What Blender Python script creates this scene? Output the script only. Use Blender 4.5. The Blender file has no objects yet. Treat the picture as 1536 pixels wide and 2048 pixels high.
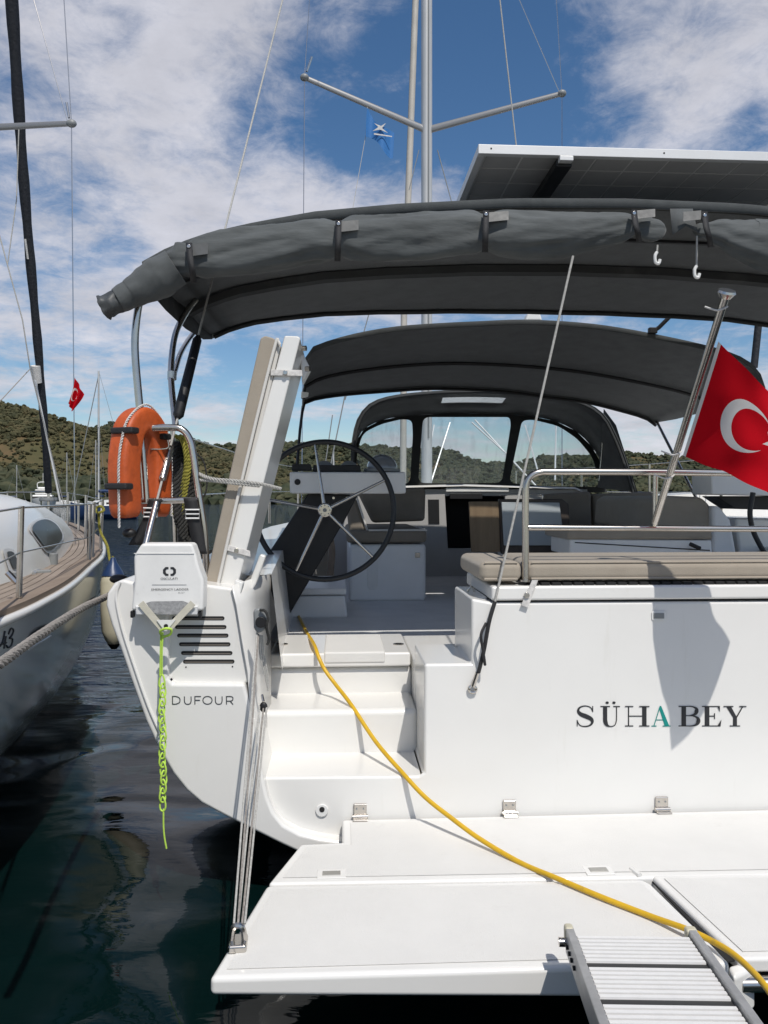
import bpy, bmesh, math, random
import numpy as np
from mathutils import Vector, Matrix, noise
from mathutils.geometry import tessellate_polygon
R = math.radians
random.seed(7)
sc = bpy.context.scene
COL = sc.collection
EYE = 1.65; F = 1538.0; HY = 996.0

# ---------------------------------------------------------------- camera
cam = bpy.data.objects.new('camera', bpy.data.cameras.new('camera')); COL.objects.link(cam)
cam.location = (0, 0, EYE); cam.rotation_euler = (R(90), 0, 0)
cam.data.sensor_fit = 'VERTICAL'; cam.data.sensor_height = 36.0
cam.data.lens = 36.0 * F / 2048.0
cam.data.shift_y = -(1024 - HY) / 2048.0
cam.data.clip_start = 0.05; cam.data.clip_end = 6000
sc.camera = cam
sc.view_settings.view_transform = 'Standard'; sc.view_settings.look = 'None'
sc.view_settings.exposure = 0.0; sc.view_settings.gamma = 1.0
sc.view_settings.use_curve_mapping = False

# ---------------------------------------------------------------- sun + sky
L = Vector((-0.385, 1.0, -1.56)).normalized()          # direction the light travels
SUN_EL = math.asin(-L.z); SUN_ROT = math.atan2(-L.x, -L.y)
sd = bpy.data.lights.new('sun', 'SUN'); sd.energy = 3.75; sd.angle = R(0.53); sd.color = (1.0, 0.955, 0.89)
sun = bpy.data.objects.new('sun', sd); COL.objects.link(sun)
sun.rotation_euler = L.to_track_quat('-Z', 'Y').to_euler(); sun.location = (5, -10, 20)

w = bpy.data.worlds.new('World'); sc.world = w; w.use_nodes = True
nt = w.node_tree; nt.nodes.clear()
def N(t, **k):
    n = nt.nodes.new(t)
    for a, b in k.items(): setattr(n, a, b)
    return n
def lk(a, b): nt.links.new(a, b)
def mth(op, a, b=None, c=None, clamp=False):
    n = N('ShaderNodeMath', operation=op, use_clamp=clamp)
    for i, x in enumerate((a, b, c)):
        if x is None: continue
        if isinstance(x, (int, float)): n.inputs[i].default_value = x
        else: lk(x, n.inputs[i])
    return n.outputs[0]
out = N('ShaderNodeOutputWorld'); bg = N('ShaderNodeBackground'); bg.inputs[1].default_value = 0.10
sky = N('ShaderNodeTexSky', sky_type='NISHITA', sun_disc=False, sun_elevation=SUN_EL, sun_rotation=SUN_ROT,
        altitude=0, air_density=1.0, dust_density=0.4, ozone_density=2.2)
tc = N('ShaderNodeTexCoord'); sep = N('ShaderNodeSeparateXYZ'); lk(tc.outputs['Generated'], sep.inputs[0])
zc = mth('ADD', mth('MAXIMUM', sep.outputs[2], 0.0), 0.16)
cx = mth('DIVIDE', sep.outputs[0], zc); cy = mth('DIVIDE', sep.outputs[1], zc)
comb = N('ShaderNodeCombineXYZ'); lk(cx, comb.inputs[0]); lk(cy, comb.inputs[1])
def nz(scale, detail, rough, off=(0, 0, 0), dist=0.0):
    mp = N('ShaderNodeMapping'); mp.inputs['Location'].default_value = off; lk(comb.outputs[0], mp.inputs[0])
    n = N('ShaderNodeTexNoise'); n.inputs['Scale'].default_value = scale; n.inputs['Detail'].default_value = detail
    n.inputs['Roughness'].default_value = rough; n.inputs['Distortion'].default_value = dist
    lk(mp.outputs[0], n.inputs['Vector']); return n.outputs['Fac']
n1 = nz(1.15, 9, 0.6, (3.1, 1.7, 0), 0.25); n2 = nz(3.4, 9, 0.66, (0.3, 7.7, 2), 0.15)
n3 = nz(9.0, 8, 0.7, (4, 2, 5), 0.6)
base = mth('ADD', mth('ADD', mth('MULTIPLY', n1, 0.50), mth('MULTIPLY', n2, 0.30)), mth('MULTIPLY', n3, 0.20))
# where the cloud banks and the blue gaps lie, as directions on the sky
def bank(px, py, sx, amp):
    d = Vector(((px - 768) / F, 1.0, (HY - py) / F)).normalized()
    vm = N('ShaderNodeVectorMath', operation='DISTANCE'); lk(tc.outputs['Generated'], vm.inputs[0]); vm.inputs[1].default_value = d
    q = mth('POWER', mth('DIVIDE', vm.outputs['Value'], sx), 2.0)
    return mth('MULTIPLY', mth('POWER', 2.718, mth('MULTIPLY', q, -1.0)), amp)
bias = None
for a in [(120, 120, .24, .12), (470, 10, .15, .17), (430, 410, .10, .15), (100, 560, .25, .03), (620, 400, .07, .10),
          (880, 100, .17, -.17), (620, 255, .09, -.15), (480, 240, .05, -.09), (950, 30, .13, -.12), (1290, 230, .12, .15), (1480, 190, .10, .12),
          (720, 330, .05, -.05), (1490, 290, .05, -.14), (560, 800, .12, -.06), (800, 400, .06, .06), (1480, 30, .1, .07), (820, 880, .05, .12), (1270, 880, .07, .16), (1000, 900, .06, .10)]:
    b = bank(*a); bias = b if bias is None else mth('ADD', bias, b)
cov = mth('ADD', mth('ADD', mth('MULTIPLY', mth('SUBTRACT', base, 0.5), 1.55), 0.5), mth('MULTIPLY', bias, 0.95))
ramp = N('ShaderNodeMapRange', interpolation_type='SMOOTHSTEP'); lk(cov, ramp.inputs['Value'])
ramp.inputs['From Min'].default_value = 0.41; ramp.inputs['From Max'].default_value = 0.70
cs = mth('ADD', 3.9, mth('MULTIPLY', nz(2.6, 9, 0.66, (9, 3, 1)), 5.4))
ccol = N('ShaderNodeVectorMath', operation='SCALE'); ccol.inputs[0].default_value = (0.96, 0.965, 1.06); lk(cs, ccol.inputs['Scale'])
mix = N('ShaderNodeMix', data_type='RGBA')
lk(mth('MULTIPLY', ramp.outputs[0], 0.93), mix.inputs['Factor'])
hs = N('ShaderNodeHueSaturation'); hs.inputs['Saturation'].default_value = 1.2; hs.inputs['Value'].default_value = 1.0; lk(sky.outputs[0], hs.inputs['Color'])
lk(hs.outputs[0], mix.inputs['A']); lk(ccol.outputs[0], mix.inputs['B'])
lk(mix.outputs['Result'], bg.inputs[0]); lk(bg.outputs[0], out.inputs[0])

# ---------------------------------------------------------------- points: pixel of a known depth / plane -> place in the world
TH = 0.0577; CT, ST = math.cos(TH), math.sin(TH); BX, BY = 1.06, 3.24
def B(u, v, z): return Vector((BX + u*CT - v*ST, BY + u*ST + v*CT, z))   # yacht frame: u right, v forward
def Q(px, py, Y): return Vector(((px-768)/F*Y, Y, EYE + (HY-py)/F*Y))
def V(px, py, v):
    a = (px-768)/F; return Q(px, py, (v - BX*ST + BY*CT) / (CT - a*ST))
def Zp(px, py, z): return Q(px, py, (z-EYE)/((HY-py)/F))
DV = Vector((-ST, CT, 0)); DU = Vector((CT, ST, 0)); UP = Vector((0, 0, 1))
def yz(px, py, v=0.0): return V(px, py, v).z
def yu(px, v=0.0):
    p = V(px, 1000, v); return (p.x-BX)*CT + (p.y-BY)*ST

# ---------------------------------------------------------------- materials
def mat(name, col, rough=0.5, metal=0.0, var=0.0, vscale=5.0, bump=0.0, bscale=40.0, col2=None, coat=0.0, spec=None, trans=0.0, sheen=0.0, stretch=None):
    m = bpy.data.materials.new(name); m.use_nodes = True
    t = m.node_tree; p = t.nodes['Principled BSDF']
    p.inputs['Base Color'].default_value = (*col, 1); p.inputs['Roughness'].default_value = rough; p.inputs['Metallic'].default_value = metal
    if coat: p.inputs['Coat Weight'].default_value = coat; p.inputs['Coat Roughness'].default_value = 0.08
    if spec is not None: p.inputs['Specular IOR Level'].default_value = spec
    if sheen: p.inputs['Sheen Weight'].default_value = sheen
    if trans: p.inputs['Transmission Weight'].default_value = trans
    g = t.nodes.new('ShaderNodeNewGeometry'); src = g.outputs['Position']
    if stretch:
        mp = t.nodes.new('ShaderNodeMapping'); mp.inputs['Scale'].default_value = stretch; t.links.new(src, mp.inputs[0]); src = mp.outputs[0]
    if var or col2:
        n = t.nodes.new('ShaderNodeTexNoise'); n.inputs['Scale'].default_value = vscale; n.inputs['Detail'].default_value = 6; n.inputs['Roughness'].default_value = 0.65
        t.links.new(src, n.inputs['Vector'])
        mx = t.nodes.new('ShaderNodeMix'); mx.data_type = 'RGBA'
        rp = t.nodes.new('ShaderNodeMapRange'); rp.inputs['From Min'].default_value = 0.35; rp.inputs['From Max'].default_value = 0.68
        t.links.new(n.outputs['Fac'], rp.inputs['Value']); t.links.new(rp.outputs[0], mx.inputs['Factor'])
        c2 = col2 or tuple(c*(1-var) for c in col)
        mx.inputs['A'].default_value = (*col, 1); mx.inputs['B'].default_value = (*c2, 1)
        t.links.new(mx.outputs['Result'], p.inputs['Base Color'])
        rr = t.nodes.new('ShaderNodeMapRange'); rr.inputs['To Min'].default_value = rough*0.85; rr.inputs['To Max'].default_value = min(1, rough*1.25)
        t.links.new(n.outputs['Fac'], rr.inputs['Value']); t.links.new(rr.outputs[0], p.inputs['Roughness'])
    if bump:
        n = t.nodes.new('ShaderNodeTexNoise'); n.inputs['Scale'].default_value = bscale; n.inputs['Detail'].default_value = 4
        t.links.new(src, n.inputs['Vector'])
        b = t.nodes.new('ShaderNodeBump'); b.inputs['Strength'].default_value = bump; b.inputs['Distance'].default_value = 0.01
        t.links.new(n.outputs['Fac'], b.inputs['Height']); t.links.new(b.outputs[0], p.inputs['Normal'])
    return m
M = {}
M['gel'] = mat('white_gelcoat', (.74, .73, .70), .24, var=.04, vscale=1.7, coat=.25)
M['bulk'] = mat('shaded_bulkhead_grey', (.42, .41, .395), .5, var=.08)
M['gel2'] = mat('inner_gelcoat', (.79, .785, .77), .4, var=.08, vscale=2.5)
M['nonskid'] = mat('nonskid_gelcoat', (.71, .70, .67), .6, var=.06, vscale=3.2, bump=.35, bscale=420)
M['lid'] = mat('dull_white_plastic', (.76, .755, .73), .45, var=.1, vscale=6)
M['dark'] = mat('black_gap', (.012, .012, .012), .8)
M['louvre'] = mat('louvre_brown', (.16, .14, .12), .6)
M['steel'] = mat('stainless_steel', (.60, .565, .52), .2, 1.0, var=.12, vscale=18)
M['alu'] = mat('aluminium', (.62, .62, .61), .35, 1.0, var=.15, vscale=9)
M['mastalu'] = mat('mast_aluminium', (.58, .58, .57), .4, .25, var=.1, vscale=3)
M['mastcream'] = mat('cream_mast_paint', (.50, .47, .42), .5, var=.15, vscale=4)
M['ltgrey'] = mat('light_aluminium_frame', (.72, .72, .71), .4, .2, var=.08)
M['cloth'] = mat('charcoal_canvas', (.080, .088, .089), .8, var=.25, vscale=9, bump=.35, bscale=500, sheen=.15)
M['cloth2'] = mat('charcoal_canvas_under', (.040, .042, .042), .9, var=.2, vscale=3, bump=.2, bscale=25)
M['strap'] = mat('black_webbing', (.012, .012, .013), .6, bump=.3, bscale=900)
M['clear'] = mat('grey_vinyl_patch', (.06, .065, .067), .5, var=.3, vscale=30)
M['curtain'] = mat('rolled_canvas', (.088, .097, .098), .8, var=.4, vscale=6, bump=1.0, bscale=9, sheen=.15, stretch=(.45, 1, 1.8))
M['spreader'] = mat('shade_grey_spreader', (.26, .26, .26), .4, .5)  # mast metal darkened: shade on the underside is put into the colour
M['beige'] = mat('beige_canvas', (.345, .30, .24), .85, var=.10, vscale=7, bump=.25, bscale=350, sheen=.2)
M['beige2'] = mat('light_piping', (.62, .60, .56), .8)
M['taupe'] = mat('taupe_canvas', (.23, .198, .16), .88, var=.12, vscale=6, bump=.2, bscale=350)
M['black'] = mat('satin_black', (.008, .008, .009), .5, var=.2, vscale=20)
M['rubber'] = mat('black_leather', (.014, .015, .017), .45)
M['orange'] = mat('orange_pvc', (.54, .095, .018), .5, var=.28, vscale=14, bump=.4, bscale=22)
M['whitecord'] = mat('white_cord', (.70, .68, .65), .8, var=.35, vscale=60)
M['green'] = mat('lime_cord', (.50, .74, .10), .7, var=.15, vscale=90)
M['yellow'] = mat('yellow_hose', (.66, .40, .015), .42, var=.15, vscale=20)
M['yellowrope'] = mat('yellow_rope', (.34, .31, .05), .85, var=.5, vscale=60)
M['darkrope'] = mat('dark_rope', (.045, .045, .042), .9, var=.5, vscale=80, bump=.8, bscale=200)
M['greyrope'] = mat('grey_rope', (.36, .33, .30), .9, var=.4, vscale=90, bump=.6, bscale=300)
M['whiterope'] = mat('white_rope', (.46, .45, .42), .85, var=.35, vscale=120)
M['cream'] = mat('cream_fender', (.60, .56, .42), .5, var=.2, vscale=7)
M['blue'] = mat('navy_blue', (.02, .045, .12), .35)
M['solarback'] = mat('solar_backsheet', (.80, .79, .76), .6, var=.1, vscale=6)
M['cell'] = mat('solar_cell_back', (.50, .49, .47), .55, var=.12, vscale=5)
M['text'] = mat('dark_lettering', (.022, .023, .026), .4)
M['textgrey'] = mat('grey_lettering', (.06, .065, .07), .4)
M['teal'] = mat('teal_lettering', (.0, .22, .19), .4)
M['hull2'] = mat('pale_grey_hull', (.68, .70, .68), .2, var=.12, vscale=1.5, coat=.5)
M['teak'] = mat('weathered_teak', (.30, .245, .20), .8, col2=(.205, .165, .13), vscale=12, bump=.3, bscale=60, stretch=(1, .12, 1))
M['teakcap'] = mat('teak_margin', (.26, .20, .15), .75, col2=(.19, .145, .11), vscale=9, bump=.3, bscale=60, stretch=(1, .15, 1))
M['caulk'] = mat('caulking', (.03, .03, .03), .8)
M['smoke'] = mat('smoked_window', (.035, .033, .032), .3, spec=.2)
M['navy'] = mat('navy_furled_sail', (.014, .017, .024), .7, var=.4, vscale=25, bump=.6, bscale=30)
M['wood'] = mat('oak_table_leaf', (.26, .19, .115), .5, col2=(.17, .115, .065), vscale=9, stretch=(1, 1, .12))
M['grey'] = mat('grey_plastic', (.22, .23, .23), .45)
M['red'] = mat('red_paint', (.45, .01, .012), .5)
M['concrete'] = mat('pontoon_concrete', (.35, .34, .32), .85, var=.3, vscale=3, bump=.4)
M['handle'] = mat('alu_grooved', (.80, .79, .77), .45, .1, var=.06, vscale=30)
M['aludark'] = mat('alu_side_rail', (.50, .50, .50), .45, .6, var=.2, vscale=14)
M['rock'] = mat('rock', (.35, .31, .26), .9, var=.3)

def weather(m, dark, scale, lo, hi, stretch=(1, 1, 1), dots=0.0):
    """wear with a shape of its own: scuffs or run marks over the base colour"""
    t = m.node_tree; p = t.nodes['Principled BSDF']; src = p.inputs['Base Color'].links[0].from_socket
    g = t.nodes.new('ShaderNodeNewGeometry'); mp = t.nodes.new('ShaderNodeMapping'); mp.inputs['Scale'].default_value = stretch
    n = t.nodes.new('ShaderNodeTexNoise'); n.inputs['Scale'].default_value = scale; n.inputs['Detail'].default_value = 7; n.inputs['Roughness'].default_value = .7
    t.links.new(g.outputs['Position'], mp.inputs[0]); t.links.new(mp.outputs[0], n.inputs['Vector'])
    r = t.nodes.new('ShaderNodeMapRange'); r.inputs['From Min'].default_value = lo; r.inputs['From Max'].default_value = hi; t.links.new(n.outputs['Fac'], r.inputs['Value'])
    mx = t.nodes.new('ShaderNodeMix'); mx.data_type = 'RGBA'; t.links.new(r.outputs[0], mx.inputs['Factor']); t.links.new(src, mx.inputs['A']); mx.inputs['B'].default_value = (*dark, 1)
    t.links.new(mx.outputs['Result'], p.inputs['Base Color'])
weather(M['nonskid'], (.58, .565, .53), 7, .62, .86)
weather(M['nonskid'], (.40, .38, .35), 30, .73, .84)
weather(M['gel'], (.66, .645, .60), 3.0, .60, .85, (4, 4, .5))
weather(M['lid'], (.55, .53, .49), 12, .62, .85)
weather(M['orange'], (.30, .06, .02), 9, .60, .85)
weather(M['yellow'], (.30, .20, .05), 40, .60, .78)
weather(M['curtain'], (.092, .098, .097), 5, .55, .8, (.3, 1, 2))
weather(M['cloth2'], (.07, .07, .068), 4, .55, .8)
def glassmat(name, tint, haze):
    m = bpy.data.materials.new(name); m.use_nodes = True; t = m.node_tree; t.nodes.clear()
    o = t.nodes.new('ShaderNodeOutputMaterial'); tr = t.nodes.new('ShaderNodeBsdfTransparent'); tr.inputs[0].default_value = (*tint, 1)
    gl = t.nodes.new('ShaderNodeBsdfGlossy'); gl.inputs['Roughness'].default_value = .04; gl.inputs[0].default_value = (.9, .9, .9, 1)
    df = t.nodes.new('ShaderNodeBsdfDiffuse'); df.inputs[0].default_value = (.8, .8, .8, 1)
    g = t.nodes.new('ShaderNodeNewGeometry'); mp = t.nodes.new('ShaderNodeMapping'); mp.inputs['Scale'].default_value = (6, 1, 1.2); mp.inputs['Rotation'].default_value = (0, .35, 0)
    n = t.nodes.new('ShaderNodeTexNoise'); n.inputs['Scale'].default_value = 3.2; n.inputs['Detail'].default_value = 8; n.inputs['Roughness'].default_value = .75
    t.links.new(g.outputs['Position'], mp.inputs[0]); t.links.new(mp.outputs[0], n.inputs['Vector'])
    r = t.nodes.new('ShaderNodeMapRange'); r.inputs['From Min'].default_value = .5; r.inputs['From Max'].default_value = .75; r.inputs['To Min'].default_value = haze*.6; r.inputs['To Max'].default_value = haze*3.2
    t.links.new(n.outputs['Fac'], r.inputs['Value'])
    fr = t.nodes.new('ShaderNodeFresnel'); fr.inputs[0].default_value = 1.45
    b = t.nodes.new('ShaderNodeBump'); b.inputs['Strength'].default_value = .25; b.inputs['Distance'].default_value = .02; t.links.new(n.outputs['Fac'], b.inputs['Height']); t.links.new(b.outputs[0], gl.inputs['Normal'])
    m1 = t.nodes.new('ShaderNodeMixShader'); m2 = t.nodes.new('ShaderNodeMixShader')
    t.links.new(r.outputs[0], m1.inputs[0]); t.links.new(tr.outputs[0], m1.inputs[1]); t.links.new(df.outputs[0], m1.inputs[2])
    t.links.new(fr.outputs[0], m2.inputs[0]); t.links.new(m1.outputs[0], m2.inputs[1]); t.links.new(gl.outputs[0], m2.inputs[2])
    t.links.new(m2.outputs[0], o.inputs[0]); return m
M['vinyl'] = glassmat('clear_vinyl', (.86, .89, .90), .06)
M['skylight'] = glassmat('skylight_vinyl', (.9, .9, .9), .18)

# ---------------------------------------------------------------- object helpers
ROOT = {}
def tag(o, label=None, cat=None, group=None, kind=None):
    if label: o['label'] = label
    if cat: o['category'] = cat
    if group: o['group'] = group
    if kind: o['kind'] = kind
    return o
def thing(name, loc, label, cat, group=None):
    o = bpy.data.objects.new(name, None); COL.objects.link(o); o.location = loc; o.empty_display_size = .2
    ROOT[o.name] = Vector(loc); return tag(o, label, cat, group)
def add(name, bm, m, parent=None, smooth=True, bevel=0.0, solid=0.0, sub=0, label=None, segs=3, angle=38):
    """links one bmesh (world coordinates) as one object"""
    if parent is not None: org = ROOT[parent.name]
    else:
        cs = [v.co for v in bm.verts]
        org = Vector((sum(c.x for c in cs)/len(cs), sum(c.y for c in cs)/len(cs), min(c.z for c in cs)))
    bmesh.ops.translate(bm, verts=bm.verts, vec=-org)
    bmesh.ops.recalc_face_normals(bm, faces=bm.faces)
    me = bpy.data.meshes.new(name); bm.to_mesh(me); bm.free()
    if isinstance(m, (list, tuple)):
        for x in m: me.materials.append(M[x] if isinstance(x, str) else x)
    else: me.materials.append(M[m] if isinstance(m, str) else m)
    o = bpy.data.objects.new(name, me); COL.objects.link(o)
    if parent is not None: o.parent = parent
    else: o.location = org
    ROOT[o.name] = org
    if smooth:
        me.shade_smooth()
        if not bevel: me.set_sharp_from_angle(angle=R(angle))
    if solid:
        s = o.modifiers.new('solid', 'SOLIDIFY'); s.thickness = solid; s.offset = 0
    if bevel:
        b = o.modifiers.new('bevel', 'BEVEL'); b.width = bevel; b.segments = segs; b.limit_method = 'ANGLE'; b.angle_limit = R(32); b.harden_normals = True; b.use_clamp_overlap = True
    if sub:
        s = o.modifiers.new('sub', 'SUBSURF'); s.levels = sub; s.render_levels = sub
    if label: o['label'] = label
    return o
def prism(pts, vec, bm=None):
    """closed polygon (world points) swept along vec"""
    bm = bm or bmesh.new()
    n = len(pts); a = [bm.verts.new(p) for p in pts]; b = [bm.verts.new(Vector(p)+Vector(vec)) for p in pts]
    tris = tessellate_polygon([[Vector(p) for p in pts]])
    if n <= 4:
        bm.faces.new(a); bm.faces.new(list(reversed(b)))
    else:
        for f in (a, list(reversed(b))):
            try: bm.faces.new(f)
            except ValueError: pass
    for i in range(n):
        j = (i+1) % n; bm.faces.new((a[i], a[j], b[j], b[i]))
    return bm
def holed(outer, holes, vec):
    """plate with holes: loops are world points on one surface"""
    bm = bmesh.new(); loops = [[Vector(p) for p in outer]] + [[Vector(p) for p in h] for h in holes]
    flat = [p for l in loops for p in l]; tr = tessellate_polygon(loops)
    a = [bm.verts.new(p) for p in flat]; b = [bm.verts.new(p+Vector(vec)) for p in flat]
    for t in tr:
        try: bm.faces.new([a[i] for i in t]); bm.faces.new([b[i] for i in reversed(t)])
        except ValueError: pass
    k = 0
    for l in loops:
        n = len(l)
        for i in range(n):
            j = (i+1) % n; bm.faces.new((a[k+i], a[k+j], b[k+j], b[k+i]))
        k += n
    return bm
def box(c, s, rz=0.0, bm=None, ax=None):
    bm = bm or bmesh.new(); c = Vector(c)
    X, Y, Z = ax if ax else (Vector((math.cos(rz), math.sin(rz), 0)), Vector((-math.sin(rz), math.cos(rz), 0)), UP)
    h = [x/2 for x in s]
    vs = [bm.verts.new(c + X*h[0]*i + Y*h[1]*j + Z*h[2]*k) for i in (-1, 1) for j in (-1, 1) for k in (-1, 1)]
    for f in ((0,1,3,2), (4,6,7,5), (0,4,5,1), (2,3,7,6), (0,2,6,4), (1,5,7,3)): bm.faces.new([vs[i] for i in f])
    return bm
def bbox(u0, u1, v0, v1, z0, z1, bm=None):
    """box in the yacht frame"""
    bm = bm or bmesh.new()
    vs = [bm.verts.new(B(u, v, z)) for u in (u0, u1) for v in (v0, v1) for z in (z0, z1)]
    for f in ((0,1,3,2), (4,6,7,5), (0,4,5,1), (2,3,7,6), (0,2,6,4), (1,5,7,3)): bm.faces.new([vs[i] for i in f])
    return bm
def spline(pts, n=8):
    P = [Vector(p) for p in pts]; P = [P[0]*2-P[1]] + P + [P[-1]*2-P[-2]]; o = []
    for i in range(1, len(P)-2):
        a, b, c, d = P[i-1:i+3]
        for k in range(n):
            t = k/n; o.append(.5*((2*b)+(c-a)*t+(2*a-5*b+4*c-d)*t*t+(3*b-a-3*c+d)*t**3))
    o.append(P[-2]); return o
def tube(pts, r, bm=None, n=10, closed=False, caps=True, flat=1.0, up=None):
    """tube through points; r a number or a list"""
    bm = bm or bmesh.new(); P = [Vector(p) for p in pts]; m = len(P)
    rs = r if isinstance(r, (list, tuple)) else [r]*m
    T = []
    for i in range(m):
        if closed: d = P[(i+1) % m]-P[i-1]
        else: d = P[min(i+1, m-1)]-P[max(i-1, 0)]
        T.append(d.normalized() if d.length > 1e-9 else Vector((0, 0, 1)))
    a = up or (Vector((0, 0, 1)) if abs(T[0].z) < .9 else Vector((0, 1, 0)))
    nrm = (a - T[0]*a.dot(T[0])).normalized(); rings = []
    for i in range(m):
        if up is not None: nrm = (up - T[i]*up.dot(T[i])).normalized()
        else: nrm = (nrm - T[i]*nrm.dot(T[i])).normalized()
        bn = T[i].cross(nrm)
        rings.append([bm.verts.new(P[i] + (nrm*math.cos(2*math.pi*k/n) + bn*math.sin(2*math.pi*k/n)*flat)*rs[i]) for k in range(n)])
    for i in range(m if closed else m-1):
        A, C = rings[i], rings[(i+1) % m]
        for k in range(n): bm.faces.new((A[k], A[(k+1) % n], C[(k+1) % n], C[k]))
    if caps and not closed:
        bm.faces.new(list(reversed(rings[0]))); bm.faces.new(rings[-1])
    return bm
def rope(pts, r, strands=3, pitch=.07, n=6, sub=10, bm=None):
    """laid rope: strands wound round the path"""
    bm = bm or bmesh.new(); P = spline(pts, sub)
    # resample
    Ls = [0]
    for i in range(1, len(P)): Ls.append(Ls[-1]+(P[i]-P[i-1]).length)
    tot = Ls[-1]; step = pitch/8; m = max(8, int(tot/step)); rs = []
    k = 0
    for i in range(m+1):
        s = tot*i/m
        while k < len(Ls)-2 and Ls[k+1] < s: k += 1
        t = (s-Ls[k])/max(1e-9, Ls[k+1]-Ls[k]); rs.append(P[k].lerp(P[k+1], t))
    for q in range(strands):
        pts2 = []
        for i, p in enumerate(rs):
            d = (rs[min(i+1, m)]-rs[max(i-1, 0)]).normalized(); a = UP if abs(d.z) < .9 else Vector((1, 0, 0))
            x = d.cross(a).normalized(); y = d.cross(x); an = 2*math.pi*(tot*i/m/pitch + q/strands)
            pts2.append(p + (x*math.cos(an)+y*math.sin(an))*r*.60)
        tube(pts2, r*.47, bm, n=n)
    return bm
def loft(rows, bm=None, close=False):
    bm = bm or bmesh.new(); g = [[bm.verts.new(p) for p in r] for r in rows]
    for i in range(len(g)-1):
        m = len(g[i])
        for j in range(m if close else m-1):
            jj = (j+1) % m
            try: bm.faces.new((g[i][j], g[i][jj], g[i+1][jj], g[i+1][j]))
            except ValueError: pass
    return bm
def disc(c, nrm, r, th, bm=None, n=24):
    c = Vector(c); nrm = Vector(nrm).normalized(); return tube([c, c+nrm*th], r, bm, n=n)
def sphere(c, r, bm=None, seg=16, sq=(1, 1, 1)):
    bm2 = bmesh.new(); bmesh.ops.create_uvsphere(bm2, u_segments=seg, v_segments=seg//2+2, radius=r)
    bmesh.ops.scale(bm2, vec=sq, verts=bm2.verts); bmesh.ops.translate(bm2, vec=c, verts=bm2.verts)
    if bm is None: return bm2
    me = bpy.data.meshes.new('tmp'); bm2.to_mesh(me); bm2.free(); bm.from_mesh(me); bpy.data.meshes.remove(me); return bm
def text(s, size, o, X, Y, ext=.0008, sx=1.0, shear=0.0):
    """built-in font lettering laid on the plane through o with axes X, Y; returns bmesh"""
    cu = bpy.data.curves.new('t', 'FONT'); cu.body = s; cu.size = size; cu.resolution_u = 4; cu.shear = shear
    ob = bpy.data.objects.new('t', cu); COL.objects.link(ob); dg = bpy.context.evaluated_depsgraph_get()
    me = ob.evaluated_get(dg).to_mesh(); bm = bmesh.new(); bm.from_mesh(me); ob.to_mesh_clear(); bpy.data.objects.remove(ob)
    Xv, Yv = Vector(X).normalized(), Vector(Y).normalized(); Nn = Xv.cross(Yv)
    for v in bm.verts: c = v.co.copy(); v.co = Vector(o)+Xv*c.x*sx+Yv*c.y+Nn*(c.z+ext)
    return bm
# ================================================================= LARGE STRUCTURE
# ---------------------------------------------------------------- water
def water_mat():
    m = bpy.data.materials.new('sea_water'); m.use_nodes = True; t = m.node_tree; p = t.nodes['Principled BSDF']
    p.inputs['Base Color'].default_value = (.0014, .0082, .0082, 1); p.inputs['Roughness'].default_value = .03; p.inputs['IOR'].default_value = 1.333; p.inputs['Specular IOR Level'].default_value = .40
    g = t.nodes.new('ShaderNodeNewGeometry')
    def nz2(sc_, det, stretch, dist=0):
        mp = t.nodes.new('ShaderNodeMapping'); mp.inputs['Scale'].default_value = stretch; mp.inputs['Rotation'].default_value = (0, 0, .25); t.links.new(g.outputs['Position'], mp.inputs[0])
        n = t.nodes.new('ShaderNodeTexNoise'); n.inputs['Scale'].default_value = sc_; n.inputs['Detail'].default_value = det; n.inputs['Roughness'].default_value = .5; n.inputs['Distortion'].default_value = dist
        t.links.new(mp.outputs[0], n.inputs[0]); return n.outputs['Fac']
    # calm between the hulls, wind ripples out in the bay
    sp = t.nodes.new('ShaderNodeSeparateXYZ'); t.links.new(g.outputs['Position'], sp.inputs[0])
    r = t.nodes.new('ShaderNodeMapRange'); r.inputs['From Min'].default_value = 5; r.inputs['From Max'].default_value = 22; r.inputs['To Min'].default_value = .02; r.inputs['To Max'].default_value = 1.0
    t.links.new(sp.outputs[1], r.inputs['Value'])
    b1 = t.nodes.new('ShaderNodeBump'); b1.inputs['Distance'].default_value = .10; b1.inputs['Strength'].default_value = 1.0; t.links.new(nz2(1.0, .6, (.9, 1.15, 1), 1.0), b1.inputs['Height'])
    b2 = t.nodes.new('ShaderNodeBump'); b2.inputs['Distance'].default_value = .24; t.links.new(nz2(4.5, 4, (.6, 1.6, 1), .4), b2.inputs['Height']); t.links.new(r.outputs[0], b2.inputs['Strength'])
    b3 = t.nodes.new('ShaderNodeBump'); b3.inputs['Distance'].default_value = .6; t.links.new(nz2(.35, 3, (.45, 1.3, 1), .3), b3.inputs['Height']); t.links.new(r.outputs[0], b3.inputs['Strength']); t.links.new(b1.outputs[0], b3.inputs['Normal'])
    t.links.new(b3.outputs[0], b2.inputs['Normal']); t.links.new(b2.outputs[0], p.inputs['Normal'])
    return m
bm = bmesh.new(); f = bm.faces.new([bm.verts.new(p) for p in ((-2500, -60, 0), (2500, -60, 0), (2500, 4000, 0), (-2500, 4000, 0))])
o = add('water', bm, water_mat(), smooth=False); tag(o, kind='structure')
bm = bmesh.new(); bm.faces.new([bm.verts.new(p) for p in ((-2500, -60, -6), (2500, -60, -6), (2500, 4000, -6), (-2500, 4000, -6))])
o = add('seabed', bm, 'rock', smooth=False); tag(o, kind='structure')
bm = box((0, -1.2, .1), (30, 4.2, .62)); o = add('pontoon', bm, 'concrete', bevel=.03); tag(o, kind='structure')

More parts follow.
